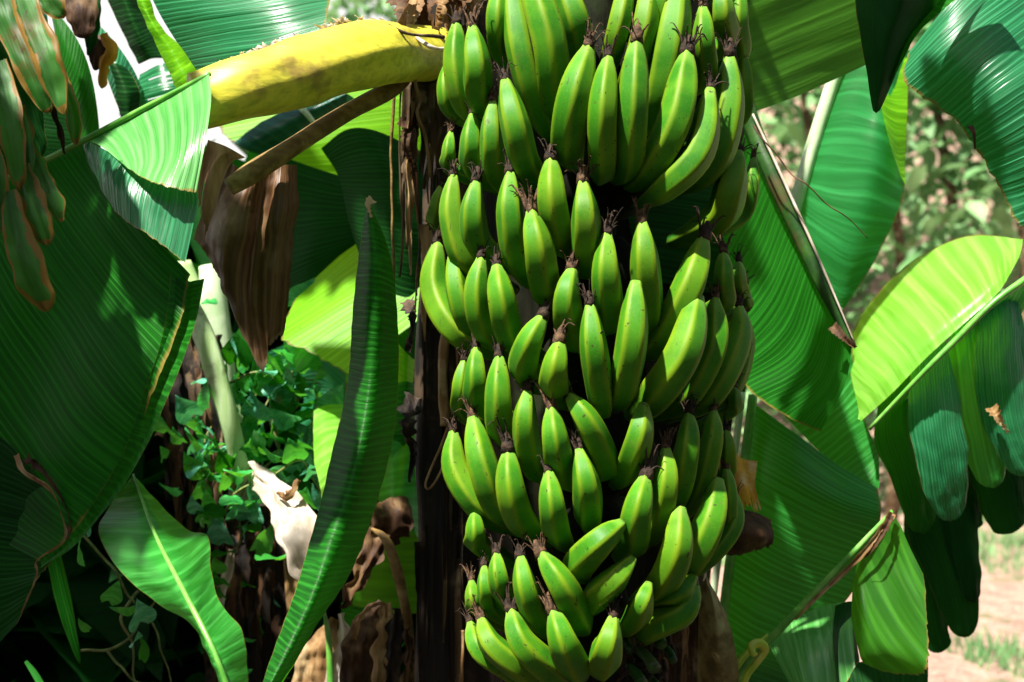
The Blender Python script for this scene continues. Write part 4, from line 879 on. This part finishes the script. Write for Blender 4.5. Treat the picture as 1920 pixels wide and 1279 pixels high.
ro = lf('long narrow dark leaf standing upright left of the stem with a dried tip', [
    ([[(688, 380, 1.90), (690, 378, 1.90), (693, 380, 1.90)], [(675, 470, 1.91), (702, 470, 1.87), (730, 484, 1.91)], [(661, 600, 1.92), (700, 600, 1.865), (747, 612, 1.92)], [(650, 705, 1.92), (695, 710, 1.86), (750, 704, 1.92)], [(628, 820, 1.88), (678, 830, 1.825), (740, 820, 1.90)], [(600, 940, 1.82), (650, 950, 1.78), (707, 955, 1.86)], [(566, 1070, 1.74), (606, 1080, 1.71), (655, 1070, 1.80)], [(528, 1180, 1.67), (556, 1200, 1.65), (590, 1170, 1.73)], [(486, 1300, 1.62), (500, 1300, 1.61), (516, 1300, 1.65)]], 'green', dict(both=True, nu=28, nv=110, freq=34, corr=.0008, wav=.006))])
strip('dry_tip', [(700, 372, 1.89), (690, 382, 1.885), (696, 408, 1.885)], .014, .003, M['tan'], ro, seed=4, jag=1)
lf('bright green leaf with a clear midrib pointing up at the lower left', [
    ([[(249, 890, 1.70), (250, 889, 1.70), (251, 890, 1.70)], [(205, 950, 1.72), (268, 945, 1.68), (300, 940, 1.72)], [(184, 1000, 1.68), (290, 1000, 1.62), (352, 988, 1.71)], [(225, 1075, 1.62), (318, 1060, 1.56), (392, 1004, 1.70)], [(290, 1130, 1.57), (345, 1110, 1.52), (396, 1070, 1.62)], [(358, 1170, 1.53), (376, 1170, 1.49), (412, 1130, 1.56)], [(384, 1215, 1.5), (398, 1215, 1.47), (452, 1180, 1.53)], [(404, 1255, 1.48), (416, 1260, 1.46), (463, 1240, 1.51)], [(425, 1310, 1.47), (434, 1310, 1.46), (466, 1310, 1.49)]], 'bright', dict(both=True, nu=32, nv=100, freq=26, corr=.0009, wav=.006))],
    [([(250, 889, 1.695), (290, 1000, 1.615), (345, 1110, 1.515), (398, 1215, 1.465), (434, 1310, 1.455)], [.0012, .0022, .0028, .003, .003], 'rib')])
ll = lf('nearly black leaf with a ragged border in the lower left corner', [
    ([[(-80, 800, 1.76), (0, 820, 1.74), (60, 880, 1.72)], [(-80, 900, 1.76), (20, 930, 1.74), (112, 965, 1.71)], [(-80, 1020, 1.76), (20, 1030, 1.74), (100, 1040, 1.71)], [(-80, 1110, 1.76), (0, 1110, 1.75), (66, 1090, 1.72)], [(-80, 1230, 1.78), (-20, 1220, 1.77), (34, 1170, 1.74)]], 'dark', dict(rag=.006))])
for k, (lb, pts, wd, mt) in enumerate((('narrow upright green leaf edge at the lower left below the dark panel', [(100, 1040, 2.1), (115, 1110, 2.1), (132, 1180, 2.1), (150, 1245, 2.1)], [26, 30, 22, 8], 'green'), ('small bright green blade in the bottom left corner', [(48, 1240, 2.1), (66, 1265, 2.1), (92, 1310, 2.1)], [6, 12, 12], 'bright'))):
    e_ = empty('banana_leaf', W(*pts[-1]), lb, 'leaf', G1); lobe('leaf_blade', pts, wd, mt, e_, seed=50+k)
lf('pale green sunlit leaf piece just left of the upright dark leaf', [
    ([[(660, 760, 2.38), (610, 762, 2.36), (588, 772, 2.35)], [(655, 820, 2.3), (610, 830, 2.28), (588, 850, 2.28)], [(640, 880, 2.24), (612, 890, 2.22), (598, 905, 2.2)], [(620, 950, 2.2), (610, 950, 2.18), (606, 952, 2.18)]], 'glow', {}),
    ([[(500, 660, 2.6), (570, 640, 2.56), (650, 700, 2.56)], [(540, 710, 2.6), (600, 700, 2.54), (650, 740, 2.54)], [(570, 750, 2.6), (610, 745, 2.54), (650, 765, 2.54)], [(540, 820, 2.6), (580, 800, 2.54), (600, 780, 2.54)], [(560, 900, 2.6), (590, 900, 2.54), (600, 920, 2.54)]], 'blue', {})])
lf('light green leaf lobe between the upright dark leaf and the stem', [
    ([[(690, 830, 2.55), (740, 820, 2.5), (790, 790, 2.5)], [(700, 900, 2.5), (745, 890, 2.45), (785, 880, 2.46)], [(720, 960, 2.48), (750, 960, 2.42), (785, 960, 2.44)], [(760, 990, 2.46), (775, 1000, 2.42), (785, 1010, 2.42)]], 'bright', {}),
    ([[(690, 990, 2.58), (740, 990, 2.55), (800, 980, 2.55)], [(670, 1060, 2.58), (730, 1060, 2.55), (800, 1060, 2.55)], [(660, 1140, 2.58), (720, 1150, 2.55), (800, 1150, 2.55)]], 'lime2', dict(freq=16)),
    ([[(640, 1130, 2.6), (690, 1140, 2.56), (740, 1120, 2.56)], [(640, 1220, 2.6), (680, 1220, 2.56), (720, 1220, 2.56)], [(650, 1320, 2.6), (680, 1320, 2.56), (710, 1320, 2.56)]], 'green', dict(tears=5))])
lf('green leaf strip seen past the stem beside the lime leaf', [
    ([[(735, 420, 2.6), (760, 430, 2.58), (785, 440, 2.6)], [(740, 560, 2.6), (765, 560, 2.58), (782, 570, 2.6)], [(742, 660, 2.6), (762, 670, 2.58), (778, 680, 2.6)], [(740, 730, 2.6), (760, 740, 2.58), (776, 740, 2.6)]], 'lime', dict(rag=.008, tears=4)),
    ([[(735, 720, 2.5), (760, 715, 2.48), (785, 720, 2.5)], [(735, 800, 2.5), (760, 800, 2.47), (785, 790, 2.5)], [(740, 870, 2.5), (755, 860, 2.48), (770, 850, 2.5)]], 'green', {})])

# young plant with a pale stem and hanging dead sheaths
yp = empty('young_banana_plant', W(470, 1300, 2.62), 'young banana plant with a pale sunlit stem and dead sheaths at the left', 'banana plant')
tube('pseudostem', [(330, 500, 2.62), (372, 620, 2.60), (410, 750, 2.58), (445, 880, 2.58), (470, 1000, 2.6), (480, 1500, 2.62)], [.030, .034, .033, .032, .036, .05], M['pstem'], yp, n=60, segs=28, rough=.08, ring=lobes)
tube('petiole', [(348, 560, 2.36), (378, 620, 2.34), (405, 700, 2.33), (430, 790, 2.33), (452, 880, 2.36)], [.017, .018, .0175, .016, .015], M['pstem'], yp, n=40, segs=16, rough=.06)
tube('petiole', [(395, 500, 2.58), (402, 570, 2.57), (420, 660, 2.57), (436, 750, 2.58)], [.022, .024, .018, .010], M['ribpale'], yp, n=30, segs=14)
tube('petiole', [(330, 560, 2.64), (345, 640, 2.64), (370, 760, 2.62), (390, 860, 2.62)], [.02, .022, .022, .02], M['pstem'], yp, n=30, segs=14)
for k in range(15):
    x0 = 292+k*7; y0 = 600+(k*37) % 70
    strip('dead_sheath', [(x0+10, y0, 2.5-.01*(k % 4)), (x0+14+(k*13) % 20, y0+130, 2.47-.01*(k % 3)), (x0+24+(k*7) % 30, y0+260, 2.47), (x0+22+(k*17) % 34, y0+340+(k*29) % 90, 2.48)], .020+.012*((k*5) % 3), .006, M[('bark', 'brown', 'bark', 'fibre', 'bark')[k % 5]], yp, twist=(k % 5-2)*.5, seed=80+k, jag=.7, n=34, wob=.010)
for k in range(9):
    x0 = 418+k*13
    strip('dead_sheath', [(x0, 930+(k*23) % 60, 2.50), (x0+8, 1040, 2.49-.01*(k % 3)), (x0+4+(k % 4)*5, 1180, 2.48), (x0+8, 1330, 2.48)], .026, .030, M[('bark', 'brown', 'bark')[k % 3]], yp, twist=(k % 3-1)*.4, seed=300+k, jag=.7, n=34, wob=.010)
strip('dead_sheath', [(282, 770, 2.55), (310, 800, 2.54), (345, 830, 2.54)], .05, .03, M['tan'], yp, seed=99, jag=.8)
# pale dead leaf lying over the undergrowth, tan remains below
pd = empty('dead_leaf', W(550, 1000, 2.4), 'bleached pale dead leaf drooping left of the upright dark leaf', 'dead leaf')
lobe('leaf_blade', [(470, 880, 2.30), (520, 930, 2.24), (560, 1000, 2.18), (588, 1090, 2.16)], [36, 56, 84, 60], 'pale', pd, seed=3, wav=.012, crum=.010)
lobe('leaf_strip', [(535, 1010, 2.42), (548, 1080, 2.41), (552, 1150, 2.41), (560, 1230, 2.41)], [14, 30, 28, 16], 'tan', pd, seed=4)
lobe('leaf_strip', [(508, 700, 2.40), (516, 740, 2.39), (512, 790, 2.39), (520, 840, 2.40)], [8, 20, 16, 8], 'pale', pd, seed=15, crum=.006)
lobe('leaf_strip', [(372, 860, 2.36), (410, 880, 2.35), (440, 920, 2.36)], [10, 26, 12], 'tan', pd, seed=16, crum=.008)
lobe('leaf_strip', [(560, 900, 2.2), (540, 930, 2.2), (520, 925, 2.22)], [8, 16, 8], 'tan', pd, seed=17, crum=.004)
lobe('leaf_strip', [(434, 1030, 2.42), (428, 1070, 2.42), (416, 1110, 2.42), (412, 1166, 2.42)], [10, 20, 16, 12], 'pale', pd, seed=5)
td = empty('dead_leaf', W(600, 1320, 2.3), 'tan dead leaf at the bottom edge under the upright dark leaf', 'dead leaf')
lobe('leaf_blade', [(628, 1160, 2.32), (606, 1210, 2.3), (592, 1260, 2.3), (588, 1330, 2.3)], [14, 56, 80, 90], 'tan', td, seed=8, blunt=.01, crum=.010)
lobe('leaf_blade', [(640, 1150, 2.28), (646, 1200, 2.27), (630, 1260, 2.27), (620, 1330, 2.27)], [14, 24, 36, 40], 'pale', td, seed=9, blunt=.01, crum=.006)
tube('stalk', [(606, 1140, 2.26), (616, 1200, 2.26), (622, 1320, 2.26)], [.002, .005, .006], M['rib'], td, n=20, segs=8)
cl = empty('dead_leaf_clump', W(720, 1320, 2.2), 'clump of brown dead leaves with arching strips beside the stem base', 'dead leaves')
tube('arching_stalk', [(698, 992, 2.16), (722, 1010, 2.14), (742, 1060, 2.13), (756, 1120, 2.13), (768, 1200, 2.14), (774, 1310, 2.14)], [.003, .0065, .008, .008, .007, .006], M['pbrown'], cl, n=40, segs=9, rough=.3)
for k, (pts, wd, mt) in enumerate((([(730, 940, 2.3), (735, 970, 2.28), (725, 1000, 2.28), (722, 1024, 2.28)], [60, 80, 70, 30], 'brown'), ([(712, 1000, 2.24), (690, 1050, 2.22), (664, 1100, 2.22), (640, 1140, 2.22)], [40, 40, 28, 14], 'brown'),
    ([(720, 1134, 2.2), (690, 1170, 2.18), (676, 1230, 2.17), (672, 1320, 2.17)], [30, 56, 70, 84], 'brown'), ([(725, 1130, 2.16), (722, 1180, 2.14), (716, 1240, 2.14), (712, 1320, 2.14)], [20, 34, 36, 30], 'tan'), ([(745, 1140, 2.14), (742, 1190, 2.13), (735, 1250, 2.13), (738, 1330, 2.13)], [22, 30, 30, 34], 'bark'), ([(764, 1180, 2.12), (768, 1220, 2.12), (760, 1270, 2.12), (766, 1330, 2.12)], [12, 16, 16, 20], 'brown'))):
    lobe('dry_leaf', pts, wd, mt, cl, seed=70+k, wav=.012, bulge=.010, blunt=.02, crum=.012)
strip('pale_rim', [(664, 1200, 2.13), (676, 1160, 2.12), (700, 1136, 2.12), (722, 1134, 2.12), (724, 1160, 2.12)], .007, .004, M['tan'], cl, seed=1, jag=.8, n=30)

# vines
def heart(k, mt='vleaf'):
    V = []; Fc = []; U = []
    for i in range(9):
        f = i/8; y = f; wdt = .52*math.sin(math.pi*min(1, f*.92+.10))**.8*(1.25-f*.75)
        for a in (-1, -.5, 0, .5, 1):
            back = -.16*(1-f)**3*abs(a)
            V.append(Vector((a*wdt, y+back, .16*abs(a)*wdt*2-.35*f*f+.04*math.sin(f*9+a*3+k)))); U.append((abs(a)*.9, f*.6))
    for i in range(8):
        for k2 in range(4):
            a = i*5+k2; Fc.append((a, a+1, a+6, a+5))
    me = mesh('vine_leaf', V, Fc, U); me.materials.append(M[mt])
    for p in me.polygons: p.use_smooth = True
    return me
HEART = [heart(k, ('vleaf', 'vleaf2', 'vleaf', 'bright', 'vleaf2', 'green')[k]) for k in range(6)]
def vine(label, stems, n, seed, size=.04, spread=.03):
    rnd = random.Random(seed); root = empty('vine', W(*stems[0][0]), label, 'vine', 'vines climbing among the dead leaves')
    ch = []
    for st in stems:
        tube('stem', st, [.0022, .0018, .0012], M['vine'], root, n=40, segs=6, wob=.012, seed=seed)
        ch.append([W(*p) for p in st])
    for k in range(n):
        P_ = ch[k % len(ch)]; c = cr(P_, rnd.random())+Vector((rnd.gauss(0, spread), rnd.gauss(0, .02)-.02, rnd.gauss(0, spread)))
        o = bpy.data.objects.new('leaf', HEART[k % 6]); COL.objects.link(o); o.parent = root
        s_ = size*rnd.uniform(.6, 1.35)
        e = Euler((R(rnd.uniform(95, 215)), R(rnd.uniform(-35, 35)), R(rnd.uniform(-80, 80))))
        o.matrix_parent_inverse = Matrix.Translation(wloc(root)).inverted()
        o.matrix_basis = Matrix.Translation(c) @ e.to_matrix().to_4x4() @ Matrix.Diagonal((s_, s_, s_, 1))
vine('leafy vine climbing in front of the pale young stem', [[(440, 960, 2.42), (470, 880, 2.40), (455, 800, 2.42), (480, 700, 2.42), (470, 600, 2.44)], [(470, 900, 2.40), (520, 850, 2.38), (500, 760, 2.40), (550, 700, 2.42)], [(400, 900, 2.4), (380, 850, 2.4), (400, 800, 2.42)], [(420, 720, 2.38), (500, 690, 2.38), (600, 720, 2.40)]], 84, 5, .040, .040)
vine('leafy vine spilling over the pale dead leaf', [[(390, 1000, 2.36), (440, 930, 2.33), (500, 900, 2.31), (560, 930, 2.32), (600, 990, 2.34)], [(440, 930, 2.34), (450, 1000, 2.32), (440, 1060, 2.34)], [(500, 900, 2.33), (560, 860, 2.32), (590, 900, 2.34), (610, 960, 2.36)], [(380, 960, 2.36), (400, 900, 2.34), (440, 880, 2.36)]], 62, 6, .036, .032)
vine('large-leaved vine in half shade under the lime leaf', [[(520, 820, 2.46), (560, 740, 2.44), (540, 680, 2.46), (600, 650, 2.46)], [(560, 900, 2.45), (600, 840, 2.44), (590, 760, 2.46)]], 34, 8, .055, .035)
vine('sparse vine with bare looping tendrils in the dark lower left', [[(150, 1000, 2.1), (220, 1080, 2.08), (290, 1180, 2.08), (330, 1310, 2.08)], [(150, 1225, 2.1), (210, 1210, 2.1), (270, 1160, 2.1), (300, 1090, 2.1)], [(260, 1110, 2.12), (228, 1160, 2.1), (240, 1220, 2.1), (270, 1310, 2.1)], [(200, 1220, 2.12), (240, 1260, 2.1), (300, 1290, 2.1)]], 11, 12, .036, .03)
vine('thin vine with small dark leaves near the bottom between two green leaves', [[(420, 1100, 2.5), (440, 1180, 2.5), (470, 1260, 2.5), (480, 1320, 2.5)], [(520, 1050, 2.5), (500, 1150, 2.5), (505, 1310, 2.5)]], 16, 15, .03, .03)
EXTRA_TWIGS = empty('dead_sheath_clump', W(450, 1330, 2.7), 'dark dead sheaths standing in the shade at the bottom centre left', 'dead leaves')
for k in range(16):
    x0 = 400+k*12
    strip('dead_sheath', [(x0, 960+(k*31) % 80, 2.64), (x0+6-(k % 5)*4, 1080, 2.62), (x0+(k % 3)*6, 1200, 2.62), (x0+2, 1330, 2.62)], .030, .034, M[('bark', 'brown', 'bark')[k % 3]], EXTRA_TWIGS, seed=120+k, jag=.6, n=24, wob=.012)
